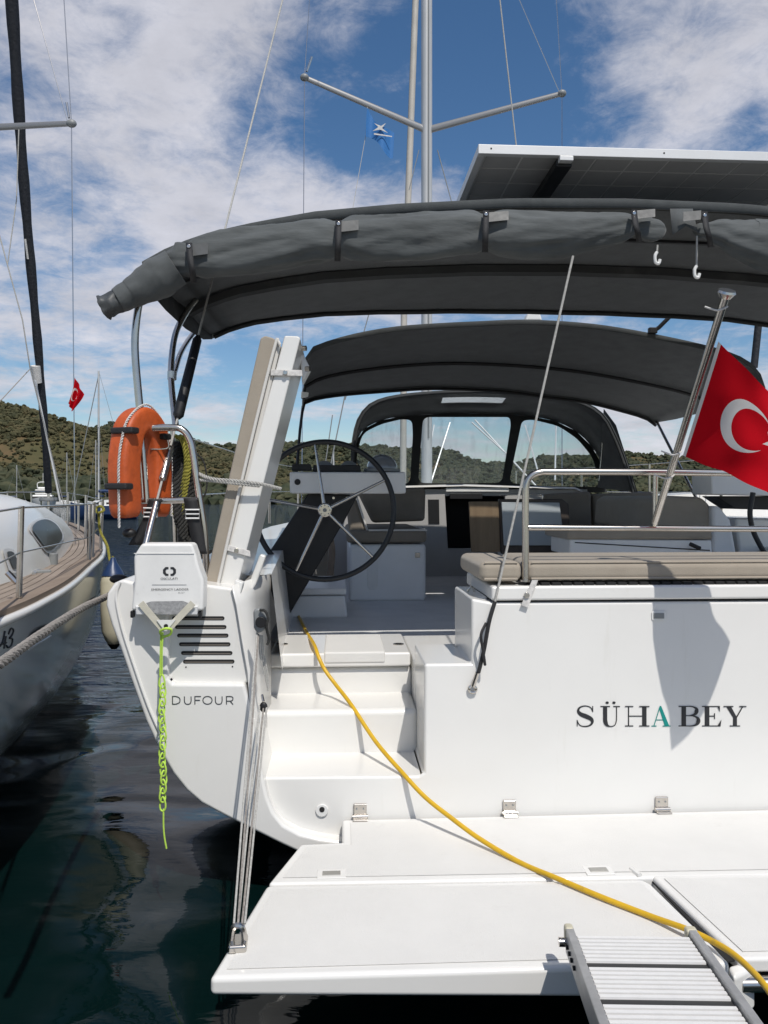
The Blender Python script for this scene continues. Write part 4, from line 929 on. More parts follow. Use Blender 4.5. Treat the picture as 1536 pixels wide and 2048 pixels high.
add('backstay', tube([bs, mh], [.005, .005], n=8), 'whiterope', Y)
add('backstay_cover', tube([onl(bs, mh, 836), onl(bs, mh, 830), onl(bs, mh, 680), onl(bs, mh, 672)], [.014, .024, .021, .010], n=14), 'black', Y, label='black padded cover on the left backstay')
add('backstay_turnbuckle', tube([onl(bs, mh, 962), onl(bs, mh, 958), onl(bs, mh, 898), onl(bs, mh, 892)], [.008, .016, .016, .008], n=14), 'steel', Y)
add('backstay_lower_tube', tube([bs, onl(bs, mh, 1005)], .014, n=12), 'steel', Y)
# rope from under the bimini down to the transom eye
a_, b_ = V(1146, 512, .02), V(990, 1203, -.02)
bm = tube([a_, a_.lerp(b_, .5), b_], .0052, n=8); add('control_line', bm, 'whiterope', Y)
add('line_strap', tube(spline(px3([(990, 1203, -.02), (978, 1245, -.03), (968, 1300, -.03), (957, 1345, -.03)]), 5), .0085, n=8), 'strap', Y)
add('line_strap_tail', tube(spline(px3([(972, 1246, -.03), (962, 1270, -.05), (966, 1300, -.05), (970, 1330, -.05), (967, 1310, -.04)]), 5), .006, n=6), 'strap', Y)
add('transom_eye', tube(spline(px3([(944, 1370, -.012), (952, 1376, -.012), (950, 1384, -.012), (941, 1384, -.012), (938, 1376, -.012), (944, 1370, -.012)]), 4), .006, n=8), 'steel', Y); add('snap_hook', tube(px3([(955, 1345, -.03), (946, 1372, -.02)]), .010, n=8), 'steel', Y)
# hooks under the bimini
for px, y0, y1 in ((1314, 490, 514), (1393, 472, 546)):
    yy = y1-14 if y1 > 520 else 504
    add('hook_cord', tube(px3([(px+1, y0, .02), (px, yy, .02)]), .004, n=6), 'whiterope', Y)
    add('hook', tube(spline(px3([(px, yy, .02), (px-4, yy+8, .02), (px-3, yy+20, .02), (px+3, yy+23, .02), (px+6, yy+15, .02)]), 5), .007, n=8), 'lid', Y)
# purchase tackle down to the platform
eye = Zp(476, 1895, zp)
PE = add('pad_eye', box(eye+UP*.012, (.055, .07, .024), rz=.1), 'steel', P, bevel=.008); add('pad_eye_bow', tube(spline([eye+Vector((-.02, 0, .02)), eye+Vector((-.012, 0, .06)), eye+Vector((.012, 0, .06)), eye+Vector((.02, 0, .02))], 5), .009, n=8), 'steel', PE)
e2 = eye+UP*.07
tk = thing('platform_tackle', eye, 'grey cord tackle with dark blocks running down to the corner of the bathing platform', 'tackle')
for k, (a, b, v, dx) in enumerate(((514, 1265, -.10, -.012), (517, 1268, -.10, 0.0), (519, 1412, -.09, .0), (527, 1414, -.09, .012), (533, 1414, -.09, .02))):
    add('line', tube([e2+Vector((dx, 0, .0)), V(a, b, v)], .0036, n=7), 'greyrope' if k % 2 else 'whiterope', tk)
bm = prism(px3([(506, 1222, -.12), (514, 1216, -.12), (530, 1220, -.12), (538, 1234, -.12), (536, 1252, -.12), (526, 1264, -.12), (514, 1268, -.12), (507, 1256, -.12)]), DV*.035); add('block', bm, 'grey', tk, bevel=.01)
add('sheave', disc(V(522, 1244, -.125), -DV, .022, .01, n=20), 'black', tk, bevel=.003)
add('block_rope', tube(spline(px3([(520, 1220, -.13), (530, 1222, -.14), (536, 1236, -.14), (533, 1254, -.13), (538, 1278, -.1), (534, 1290, -.1)]), 5), .006, n=8), 'darkrope', tk)
add('small_block', sphere(V(527, 1414, -.09), .016, sq=(1, .6, 1.3)), 'black', tk); add('shackle', tube(px3([(524, 1390, -.06), (527, 1404, -.08)]), .006, n=8), 'steel', tk)
for k in range(3):
    add('white_lace', tube(spline(px3([(519+k*3, 1270, -.05), (520+k*4, 1310, -.04), (530+k*3, 1350, -.04), (537, 1382-k*4, -.04)]), 5), .003, n=6), 'whiterope', tk)
# ================================================================= THINGS ON AND AROUND THE STERN
# ---------------------------------------------------------------- ladder case
LC = thing('emergency_ladder_case', V(335, 1230, -.1), 'white emergency ladder case hung on the left quarter under the pushpit', 'ladder case')
fr = [(262, 1222), (268, 1160), (267, 1112), (283, 1087), (384, 1087), (392, 1110), (396, 1128), (407, 1160), (406, 1222)]
CB = add('case_body', prism(px3([(a, b, -.14) for a, b in fr]), DV*.10), 'lid', LC, bevel=.012)
add('case_crease', tube(px3([(268, 1107, -.142), (388, 1107, -.142)]), .0015, n=6), 'lid', LC)
for a in (263, 399):
    add('rubber_foot', prism(px3([(a-3, 1222, -.13), (a+4, 1222, -.13), (a+4, 1236, -.13), (a-3, 1236, -.13)]), DV*.03), 'black', LC, bevel=.004)
add('bottom_tray', prism(px3([(270, 1212, -.15), (396, 1212, -.15), (394, 1230, -.15), (272, 1230, -.15)]), DV*.10), 'ltgrey', LC, bevel=.004)
add('mesh_window', prism(px3([(292, 1206, -.154), (302, 1203, -.154), (366, 1202, -.154), (376, 1206, -.154), (366, 1226, -.154), (340, 1229, -.154), (306, 1226, -.154)]), DV*.003), mat('mesh_grey', (.36, .36, .36), .6, var=.4, vscale=90), LC)
web = 'whitecord'
def band(name, a, b, w_, v, m, parent):
    A_, B_ = V(a[0], a[1], v), V(b[0], b[1], v); d = (B_-A_).normalized(); s = d.cross(DV).normalized()*w_
    add(name, prism([A_-s, A_+s, B_+s, B_-s], DV*.003), m, parent)
cr = mat('cream_webbing', (.60, .57, .47), .8, var=.15, vscale=30, bump=.3, bscale=600)
band('pull_strap', (281, 1206), (324, 1256), .013, -.160, cr, LC); band('pull_strap', (386, 1206), (338, 1256), .013, -.1635, cr, LC)
add('strap_joint', prism(px3([(313, 1240, -.167), (351, 1240, -.167), (333, 1262, -.167), (329, 1262, -.167)]), DV*.003), 'lid', LC)
add('eyelet', disc(V(332, 1252, -.168), -DV, .008, .003, n=16), 'black', LC)
# printed emblem and words
def em(pts): add('emblem', prism(px3([(a, b, -.1412) for a, b in pts]), -DV*.0004), 'text', CB, smooth=False)
em([(337, 1134), (331, 1134), (326, 1139), (326, 1146), (331, 1151.5), (337, 1151.5), (337, 1147.5), (333.5, 1147.5), (331.5, 1145), (331.5, 1140.5), (333.5, 1138.3), (337, 1138.3)])
em([(341, 1134), (347, 1134), (352, 1139), (352, 1146), (347, 1151.5), (341, 1151.5), (341, 1147.5), (344.5, 1147.5), (346.5, 1145), (346.5, 1140.5), (344.5, 1138.3), (341, 1138.3)])
add('lettering', text('OSCULATI', .0125, V(321, 1159.5, -.1414), DU, UP, sx=1.12), 'text', CB, smooth=False)
add('lettering', text('EMERGENCY LADDER', .0115, V(302.5, 1181, -.1414), DU, UP, sx=1.28), 'text', CB, smooth=False)
add('lettering', text('49.1567', .006, V(356, 1186.5, -.1414), DU, UP, sx=1.3), 'textgrey', CB, smooth=False)
add('printed_rule', prism(px3([(304, 1169.3, -.1412), (373, 1169.3, -.1412), (373, 1170, -.1412), (304, 1170, -.1412)]), -DV*.0003), 'textgrey', CB, smooth=False)
# black belts with white buckles
SB = thing('belt_harness', V(340, 1000, .08), 'two black belts with white buckles hanging from the pushpit crossbar', 'belts')
for pts, bk in (([(311, 998), (303, 1025), (292, 1052), (270, 1090)], (301, 1025)), ([(380, 996), (386, 1030), (394, 1070), (401, 1108)], (385, 1028))):
    pl_ = spline(px3([(a, b, .075) for a, b in pts]), 5)
    add('belt', loft([[p-DU*.027 for p in pl_], [p+DU*.027 for p in pl_]]), 'strap', SB, solid=.005)
    c = V(bk[0], bk[1], .065); lp = [c+DU*a+UP*b for a, b in ((-.028, .018), (.028, .018), (.028, -.018), (-.028, -.018))]
    add('buckle', tube(lp, .004, n=8, closed=True), 'ltgrey', SB); add('buckle_bar', tube([c-DU*.028, c+DU*.028], .003, n=6), 'ltgrey', SB)
# green chain-stitched rope
GR = bmesh.new(); r = .0035
tube(spline(px3([(326, 1266, -.17), (322, 1268, -.17), (321, 1262, -.18), (331, 1257, -.19), (342, 1259, -.18), (341, 1268, -.17), (330, 1273, -.165), (324, 1275, -.165)]), 6), .005, GR, n=8)
tube(spline(px3([(326, 1270, -.165), (324, 1300, -.16), (324, 1350, -.15)]), 5), r, GR, n=8); tube(spline(px3([(322, 1270, -.16), (321, 1310, -.155), (320, 1352, -.15)]), 5), r, GR, n=8)
y = 1350; k = 0
while y < 1612:
    h_ = 26; w_ = 5.5; v_ = -.15
    cx_ = 324+1.5*math.sin(k*1.3) + (y-1350)*.01
    lp = []
    for i in range(16):
        a = 2*math.pi*i/16; lp.append(V(cx_ + w_*math.cos(a)*(1-.35*math.sin(a)), y + h_/2 - h_/2*1.1*math.sin(a), v_ + (.010 if (k % 2) else -.002)*math.cos(a*1)))
    tube(lp, r, GR, n=8, closed=True)
    y += 17.5; k += 1
tube(spline(px3([(327, 1618, -.15), (327, 1650, -.15), (329, 1675, -.15), (333, 1697, -.15)]), 5), r, GR, n=8)
o = add('lime_cord', GR, 'green'); tag(o, 'lime green cord chain-knotted into a long hanging tail below the ladder case', 'cord')
# ---------------------------------------------------------------- orange horseshoe buoy
al = R(68); hx = Vector((math.cos(al), math.sin(al), 0)); hn = Vector((-math.sin(al), math.cos(al), 0))
hc = Q(282, 938, 3.22)
pxm = hc.y/F
H0 = thing('horseshoe_buoy', hc-UP*.27, 'orange horseshoe lifebuoy with white cord and black tabs hanging on the pushpit', 'lifebuoy')
Wd, Hd = .092, .17
path = [(-Wd, -.20), (-Wd-.005, -.12), (-Wd-.01, 0), (-Wd, .08), (-Wd*.72, .165), (0, .205), (Wd*.72, .165), (Wd, .08), (Wd+.01, 0), (Wd+.005, -.12), (Wd, -.20)]
def section(pts, a, b, bm=None, pw=.42):
    """fat soft-cornered bar along the U; a across the plane of the U, b through it"""
    P_ = spline(pts, 6); bm = bm or bmesh.new(); rings = []; n = 24; m = len(P_)
    for i, p in enumerate(P_):
        d = (P_[min(i+1, m-1)]-P_[max(i-1, 0)]).normalized(); s = d.cross(hn).normalized()
        e = min(1, min(i, m-1-i)/5); e = .72+.28*math.sqrt(1-(1-e)**2)
        ring = []
        for k in range(n):
            an = 2*math.pi*k/n; c, q = math.cos(an), math.sin(an); x = math.copysign(abs(c)**pw, c); y2 = math.copysign(abs(q)**pw, q)
            ring.append(bm.verts.new(p + s*x*a*e + hn*y2*b*e))
        rings.append(ring)
    for i in range(m-1):
        for k in range(n): bm.faces.new((rings[i][k], rings[i][(k+1) % n], rings[i+1][(k+1) % n], rings[i+1][k]))
    bm.faces.new(list(reversed(rings[0]))); bm.faces.new(rings[-1]); return bm
up3 = lambda p: hc + hx*p[0] + UP*p[1]
add('float', section([up3(p) for p in path], .054, .050), 'orange', H0, angle=60)
cordp = [(-Wd-.075, -.24), (-Wd-.077, -.1), (-Wd-.077, .02), (-Wd-.06, .11), (-Wd*.72-.045, .20), (0, .268), (Wd*.72+.045, .20), (Wd+.06, .11), (Wd+.072, 0), (Wd+.07, -.2)]
add('grab_cord', rope([up3(p)-hn*.03 for p in cordp], .0055, strands=2, pitch=.026, n=5), 'whitecord', H0)
for (u_, z_) in ((-Wd-.03, .15), (-Wd-.065, -.075), (Wd*.9, .14)):
    c = up3((u_, z_)); add('black_tab', box(c-hn*.02, (.05, .11, .026), ax=(hx, hn, UP)), 'strap', H0, bevel=.008)
add('light_bracket', sphere(up3((-Wd+.02, -.265)), .022, sq=(1.3, 1, .9)), 'black', H0)
# dark and yellow rope coils
CR = thing('hanging_rope_coil', V(360, 900, .45), 'dark and yellow mooring ropes coiled and hung inside the pushpit', 'rope coil')
for k in range(7):
    x = 352+k*4.5; b_ = 1050+random.randint(-30, 50)
    pts = [(x, 884, .45+.02*k), (x-4, 940, .43), (x-2, 1000, .42), (x+1, b_, .42), (x+7, b_+8, .46), (x+9, 1000, .5), (x+8, 900, .5)]
    add('coil', rope([V(a, b, v) for a, b, v in pts], .013, pitch=.06), 'darkrope', CR)
for k in range(3):
    x = 350+k*9
    add('yellow_coil', rope([V(a, b, v) for a, b, v in ((x, 872, .4), (x+14, 880, .4), (x+22-k*5, 925, .4), (x+12-k*8, 985+k*25, .42), (x-2, 1030, .42))], .010, pitch=.05), 'yellowrope', CR)
add('thin_loop', tube(spline(px3([(392, 905, .4), (408, 925, .4), (414, 965, .4), (408, 992, .4), (398, 985, .4), (392, 940, .4)]), 6), .004, n=6), 'darkrope', CR)

# ---------------------------------------------------------------- flags
def flagmat():
    m = bpy.data.materials.new('red_flag_print'); m.use_nodes = True; t = m.node_tree; p = t.nodes['Principled BSDF']; p.inputs['Roughness'].default_value = .9
    p.inputs['Specular IOR Level'].default_value = .15
    uv = t.nodes.new('ShaderNodeUVMap'); s = t.nodes.new('ShaderNodeSeparateXYZ'); t.links.new(uv.outputs[0], s.inputs[0])
    def mt(op, a, b=None):
        n = t.nodes.new('ShaderNodeMath'); n.operation = op
        for i, x in enumerate((a, b)):
            if x is None: continue
            if isinstance(x, (int, float)): n.inputs[i].default_value = x
            else: t.links.new(x, n.inputs[i])
        return n.outputs[0]
    X, Yv = s.outputs[0], s.outputs[1]
    def circ(cx_, cy_, r):
        dx = mt('SUBTRACT', X, cx_); dy = mt('SUBTRACT', Yv, cy_); d = mt('SQRT', mt('ADD', mt('MULTIPLY', dx, dx), mt('MULTIPLY', dy, dy))); return mt('LESS_THAN', d, r)
    cres = mt('MULTIPLY', circ(.5, .5, .25), mt('SUBTRACT', 1.0, circ(.5625, .5, .2)))
    # star: five half-plane pairs; inside if at least four of five edge tests hold
    cnt = None; c0 = (.80, .5); ri = .125*.382
    for k in range(5):
        a = math.pi + k*2*math.pi/5 + math.pi/5 + math.pi/5*0
        nx_, ny_ = math.cos(a), math.sin(a); d = mt('ADD', mt('MULTIPLY', mt('SUBTRACT', X, c0[0]), nx_), mt('MULTIPLY', mt('SUBTRACT', Yv, c0[1]), ny_))
        q = mt('LESS_THAN', d, .125*math.cos(2*math.pi/5)); cnt = q if cnt is None else mt('ADD', cnt, q)
    star = mt('GREATER_THAN', cnt, 3.5)
    hoist = mt('LESS_THAN', X, .035)
    f = mt('MAXIMUM', mt('MAXIMUM', cres, star), hoist)
    mx = t.nodes.new('ShaderNodeMix'); mx.data_type = 'RGBA'; t.links.new(f, mx.inputs['Factor']); mx.inputs['A'].default_value = (.46, .001, .008, 1); mx.inputs['B'].default_value = (.62, .60, .58, 1)
    t.links.new(mx.outputs['Result'], p.inputs['Base Color'])
    g = t.nodes.new('ShaderNodeNewGeometry'); n = t.nodes.new('ShaderNodeTexNoise'); n.inputs['Scale'].default_value = 700; t.links.new(g.outputs['Position'], n.inputs[0])
    b = t.nodes.new('ShaderNodeBump'); b.inputs['Strength'].default_value = .25; b.inputs['Distance'].default_value = .002; t.links.new(n.outputs['Fac'], b.inputs['Height']); t.links.new(b.outputs[0], p.inputs['Normal'])
    # thin cloth lets a little light through
    tr = t.nodes.new('ShaderNodeBsdfTranslucent'); t.links.new(mx.outputs['Result'], tr.inputs[0]); ms = t.nodes.new('ShaderNodeMixShader'); ms.inputs[0].default_value = .22
    o_ = t.nodes['Material Output']; t.links.new(p.outputs[0], ms.inputs[1]); t.links.new(tr.outputs[0], ms.inputs[2]); t.links.new(ms.outputs[0], o_.inputs[0]); return m
FM = flagmat()
def flag(name, fn, nu, nv, ulen, m, label, cat):
    bm = bmesh.new(); uvl = bm.loops.layers.uv.new('UVMap'); g = [[bm.verts.new(fn(ulen*i/nu, j/nv)) for j in range(nv+1)] for i in range(nu+1)]
    for i in range(nu):
        for j in range(nv):
            f = bm.faces.new((g[i][j], g[i+1][j], g[i+1][j+1], g[i][j+1]))
            for l, (a, b) in zip(f.loops, ((i, j), (i+1, j), (i+1, j+1), (i, j+1))): l[uvl].uv = (ulen*a/nu, b/nv)
    o = add(name, bm, m, angle=180); tag(o, label, cat); return o
pf, pt = Q(1309, 1046, 3.26), Q(1450, 596, 2.76)
def pole_at(py): return onl(pf, pt, py) if False else pf.lerp(pt, 0)
def onl2(a, b, py):
    lo, hi = 0.0, 1.0
    for _ in range(50):
        t = (lo+hi)/2; p = a.lerp(b, t); y = HY-(p.z-EYE)/p.y*F
        if y > py: lo = t
        else: hi = t
    return a.lerp(b, (lo+hi)/2)
hT, hB = onl2(pf, pt, 684)+Vector((.022, -.01, 0)), onl2(pf, pt, 912)+Vector((.018, -.03, 0))
G_ = (hT-hB).length
def flagfn(s, t):
    base = hB.lerp(hT, t); s2 = s*G_; k = s/1.5
    fe = Vector((1.465, 2.60, 1.594)).lerp(Vector((1.655, 2.80, 1.78)), t) + Vector((.03, -.05, .0))*math.sin(t*math.pi)
    d = fe - base
    bulge = Vector((-.01, -.03, 0))*math.sin(math.pi*k)*(1-t)
    # folds run down from the top corner of the hoist
    q = s2*(.9) + (1-t)*.12
    wv = .6*(.018*math.sin(q*30+1.0)*min(1, s*2.2) + .030*math.sin(q*13 + t*2)*min(1, s*1.5))
    droop = .06*s*s*G_*(1.2-t)
    p = base + d*k + bulge + Vector((.3, .9, 0))*wv
    p += Vector((.01, .03, .01))*noise.noise(Vector((s*3, t*3, 4)))*min(1, s*2)
    return p
flag('large_flag', flagfn, 70, 44, 1.5, FM, 'large red flag with white crescent and star drooping from the stern flagpole', 'flag')
FP = thing('flagpole', pf, 'tilted stainless flagpole clamped to the aft rail carrying the large red flag', 'flagpole')
add('pole', tube([pf, pt], .0145, n=16), 'steel', FP)
add('cap', tube([pt-UP*.002, pt+(pt-pf).normalized()*.012, pt+(pt-pf).normalized()*.02, pt+(pt-pf).normalized()*.028], [.019, .028, .034, .030], n=20), 'steel', FP)
for y_ in (620, 955, 908):
    c = onl2(pf, pt, y_); add('tie', tube(spline([c+Vector((.018, -.01, .01)), c+Vector((0, -.022, 0)), c+Vector((-.02, -.01, -.004)), c+Vector((-.06, .0, .012))], 5), .0035, n=6), 'whitecord', FP)
# small flag on the neighbour's shroud
def sm(s, t):
    b = Q(143+(1-t)*1, 812, 6.6).lerp(Q(149, 750, 6.6), t); a = R(-100+22*(1-t))
    return b + Vector((math.cos(a)*.85+.18*math.sin(s*6), .03*math.sin(s*13+t*2), math.sin(a)*.75))*s*.105 + Vector((-.035, 0, 0))*(1-t)*(1-s)
flag('small_flag', lambda s, t: Q(149, 752, 6.6) + Vector((-.055*(1-t)**1.2 + .05*s*(.6+.6*t), .018*math.sin(s*9+t*3), -.235*(1-t) - .11*s*(.5+t*.6))), 24, 16, 1.3, FM, 'small red crescent flag hanging limp from the left yacht shroud', 'flag')
# courtesy flag, blue, under the left spreader
bl = mat('blue_flag_cloth', (.03, .16, .42), .7); 
fb0 = Q(734, 222, 9.9); fb1 = Q(731, 273, 9.9)
o = flag('blue_pennant', lambda s, t: fb1.lerp(fb0, t) + Vector((.30*s, .04*math.sin(s*7), -.27*s + .05*math.sin(s*5+t*2) + (.06*s*(1-t)))), 20, 10, 1.18, bl, 'small blue pennant with white swallow emblem under the left spreader', 'pennant')
bm = bmesh.new()
for q in ([(748, 246), (762, 252), (772, 246), (764, 256), (776, 266), (760, 259), (745, 262), (757, 254)], [(748, 266), (784, 272), (784, 274), (748, 269)]):
    prism([Q(a, b, 9.84) for a, b in q], Vector((0, .003, 0)), bm)
add('emblem', bm, 'whitecord', o)
o2 = add('pennant_halyard', tube([Q(735, 214, 9.95), Q(731, 273, 9.95), Q(705, 420, 9.6), Q(690, 520, 9.3)], .004, n=6), 'whiterope', Y)
# ---------------------------------------------------------------- yellow hose
hz_pts = [Q(574, 1188, 5.6), Zp(592, 1222, .868), Zp(612, 1262, .875), Zp(624, 1282, .917), Zp(631, 1296, .918), Q(638, 1316, 3.69), Q(650, 1340, 3.67), Q(672, 1370, 3.63), Q(702, 1409, 3.515), Q(752, 1484, 3.35), Q(806, 1547, 3.185), Q(850, 1594, 3.09), Q(900, 1634, 3.0), Q(960, 1678, 2.90), Q(1040, 1725, 2.765), Zp(1115, 1757, .345), Zp(1200, 1793, .345), Zp(1300, 1832, .345), Zp(1370, 1857, .36), Q(1420, 1880, 2.25), Q(1462, 1905, 2.18), Q(1500, 1938, 2.10), Q(1540, 1985, 2.0), Q(1600, 2080, 1.85)]
o = add('yellow_hose', tube(spline(hz_pts, 8), .0092, n=12), 'yellow'); tag(o, 'yellow shore cable running from the cockpit down the steps and across the platform', 'cable')
# ---------------------------------------------------------------- gangway
GW = thing('gangway', Vector((.66, 1.9, .45)), 'ribbed aluminium gangway resting on the edge of the bathing platform', 'gangway')
g0, g1 = Vector((.523, 2.105, .455)), Vector((.831, 2.098, .455)); gd_ = Vector((-.075, -1, .10)).normalized(); Lg = 1.9; gx = (g1-g0).normalized()
nrm_ = gx.cross(gd_).normalized()*-1; nrm_ = nrm_ if nrm_.z > 0 else -nrm_
def gp(x, l, z): return g0 + gx*x + gd_*l + nrm_*z
Wg = (g1-g0).length
def gbox(x0, x1, l0, l1, z0, z1):
    bm = bmesh.new(); vs = [bm.verts.new(gp(x, l, z)) for x in (x0, x1) for l in (l0, l1) for z in (z0, z1)]
    for f in ((0,1,3,2), (4,6,7,5), (0,4,5,1), (2,3,7,6), (0,2,6,4), (1,5,7,3)): bm.faces.new([vs[i] for i in f])
    return bm
add('side_rail', gbox(-.024, -.002, -.02, Lg, -.055, .014), 'aludark', GW, bevel=.003); add('side_rail', gbox(Wg+.002, Wg+.024, -.02, Lg, -.055, .014), 'aludark', GW, bevel=.003)
add('tread_board', gbox(0, Wg, .002, Lg, -.02, -.003), mat('groove_shade_base', (.03, .03, .03), .6), GW, smooth=False)  # near-black base: shade between the slats is put into its colour
slat = None; l = .012; k = 0; cnt = 0
while l < 1.7:
    if k % 8 == 7: l += .023; k += 1; continue
    if slat is None:
        bm = gbox(.003, Wg-.003, 0, .0125, -.003, .0025); 
        for v_ in bm.verts: v_.co -= g0
        slat = bpy.data.meshes.new('slat'); bm.to_mesh(slat); bm.free(); slat.materials.append(M['handle'])
    o = bpy.data.objects.new('slat', slat); COL.objects.link(o); o.parent = GW; o.location = g0 + gd_*l - ROOT[GW.name]; cnt += 1
    l += .0208; k += 1
0 and add('end_plate', prism([gp(-.045, -.02, -.03), gp(-.045, .04, -.03), gp(-.045, .14, -.11), gp(-.045, .25, -.24), gp(-.045, .12, -.24), gp(-.045, .04, -.12)], gx*.01), 'aludark', GW, bevel=.003)
add('corner_guard', gbox(-.027, -.002, -.032, .0, -.03, .018), 'cream', GW, bevel=.008); add('corner_guard', gbox(Wg-.005, Wg+.027, -.03, .0, -.02, .016), 'cream', GW, bevel=.008)
add('axle', tube([gp(-.045, .0, -.02), gp(Wg+.04, .0, -.02)], .012, n=12), 'steel', GW)
add('roller', tube([gp(.02, -.005, -.062), gp(Wg-.02, -.005, -.062)], .026, n=16), 'rubber', GW)
for q in (.03, .065, .10, .14): add('rail_bolt', disc(gp(-.024, q, -.02), -gx, .006, .006, n=8), 'dark', GW)
# ---------------------------------------------------------------- mooring line, fenders
o = add('mooring_line', rope([Q(-60, 1360, 1.75), Q(0, 1327, 1.95), Q(60, 1284, 2.25), Q(120, 1243, 2.62), Q(170, 1213, 3.0), Q(216, 1192, 3.35), Q(236, 1180, 3.5)], .0145, pitch=.11), 'greyrope'); tag(o, 'thick twisted grey mooring line running to the yacht quarter at left', 'rope')
FD = thing('fender', Q(225, 1290, 5.6), 'cream cylindrical fender with navy top squeezed between the two yachts', 'fender')
ft = Q(226, 1142, 5.6); fb = Q(228, 1295, 5.6)
prof = [(0, .02), (.02, .05), (.06, .075), (.14, .088), (.5, .090), (.78, .084), (.9, .06), (.96, .035), (1, .02)]
add('body', tube([ft.lerp(fb, t) for t, r_ in prof], [r_ for t, r_ in prof], n=20), 'cream', FD)
add('top_cap', tube([ft+UP*.10, ft+UP*.06, ft-UP*.005, ft-UP*.03], [.015, .03, .07, .08], n=18), 'blue', FD)
add('end_cap', tube([fb+UP*.03, fb-UP*.01], [.05, .02], n=14), 'black', FD)
add('lanyard', rope([ft+UP*.1, Q(220, 1120, 5.7), Q(214, 1090, 5.75), Q(200, 1060, 5.8), Q(197, 1025, 5.8)], .010, pitch=.05), 'yellowrope', FD)
add('lanyard_knot', rope([Q(190, 1018, 5.78), Q(200, 1012, 5.75), Q(208, 1020, 5.75), Q(196, 1026, 5.72), Q(192, 1018, 5.74)], .010, pitch=.04), 'yellowrope', FD)
FE = thing('quarter_fender', B(-2.16, 1.5, .5), 'grey rounded fender hanging low against the yacht hull at left', 'fender')
add('body', tube([B(-2.2, 1.1, 1.0-.07*k) for k in range(9)], [.03, .09, .12, .13, .13, .13, .12, .08, .03], n=18), 'grey', FE) if False else None
bpy.data.objects.remove(FE)
add('fairlead', sphere(V(238, 1158, .3), .03, sq=(1.4, 1, .7)), 'black', Y)
# ================================================================= NEIGHBOUR YACHT
NY = thing('teak_decked_yacht', (-3.2, 5, 0), 'grey-green hulled sailing yacht with teak deck and white cabin moored at left', 'yacht')
sheer = [(-1.22, .3, 1.19), (-1.37, 1.6, 1.195), (-1.45, 2.88, 1.2), (-1.55, 3.53, 1.2), (-1.69, 4.15, 1.2), (-1.91, 4.95, 1.205), (-2.22, 6.05, 1.22), (-2.82, 7.6, 1.25), (-3.9, 9.8, 1.29), (-4.62, 10.95, 1.32)]
wl = [(-1.75, .3), (-2.0, 1.6), (-2.12, 2.6), (-2.2, 3.31), (-2.32, 4.1), (-2.47, 5.0), (-2.72, 6.2), (-3.2, 7.9), (-3.95, 9.7), (-4.6, 10.7)]
def cxl(y): return -3.15 - (y-.3)*.142
sh = spline([Vector(p) for p in sheer], 5); wls = spline([Vector((a, b, 0)) for a, b in wl], 5)
rows = []
for s, q in zip(sh, wls):
    r = []
    for t in (0, .06, .12, .3, .5, .7, .85, 1.0, 1.12):
        z = s.z*(1-t) if t <= 1 else -.25; k = t**2.2 if t <= 1 else 1.12; yy = s.y + (q.y-s.y)*min(1, t)
        r.append(Vector((s.x + (q.x-s.x)*k, yy, z-.0)))
    c = cxl(s.y); mir = [Vector((2*c-p.x, p.y, p.z)) for p in reversed(r)]
    rows.append((r, mir))
bm = bmesh.new(); loft([r[0] for r in rows], bm); loft([r[1] for r in rows], bm); loft([[rows[0][0][i] for i in range(9)], [rows[0][1][8-i] for i in range(9)]], bm)
add('hull', bm, 'hull2', NY, angle=60)
# rubbing strake and toe rail
add('rubbing_strake', tube([p+Vector((.008, 0, -.02)) for p in sh], .020, n=10), 'gel', NY)
def off(pts, d, z=0):
    o = []
    for i, p in enumerate(pts):
        t = (pts[min(i+1, len(pts)-1)]-pts[max(i-1, 0)]); t.z = 0; t.normalize(); n = Vector((-t.y, t.x, 0)); o.append(p + n*d + UP*z)
    return o
def strip(a, b, zt_, zb_, name, m, parent, lim=None):
    ra_ = off(sh, a, zt_); rb_ = off(sh, b, zt_)
    ok = [i for i, (p, q) in enumerate(zip(ra_, rb_)) if q.x > cxl(q.y)+.03]
    ra_ = [ra_[i] for i in ok]; rb_ = [rb_[i] for i in ok]
    if len(ra_) < 3: return
    bm = bmesh.new(); loft([ra_, rb_], bm); loft([[p-UP*zb_ for p in ra_], ra_], bm); loft([rb_, [p-UP*zb_ for p in rb_]], bm); add(name, bm, m, parent, smooth=False)
strip(-.0, .085, .022, .03, 'margin_board', 'teakcap', NY)
strip(.085, .100, .004, .01, 'caulk_seam', 'caulk', NY)
strip(.06, 2.2, -.004, .004, 'deck_caulking', 'caulk', NY)
# broad deck under the planks, across to the far side
bm = bmesh.new(); loft([[p-UP*.008 for p in sh], [Vector((cxl(p.y), p.y, p.z+.0)) for p in sh], [Vector((2*cxl(p.y)-p.x, p.y, p.z-.008)) for p in sh]], bm); add('deck', bm, 'caulk', NY)
d = .102; k = 0
while d < 1.5:
    strip(d, d+.043, .012, .012, 'deck_plank', 'teak', NY); d += .048; k += 1
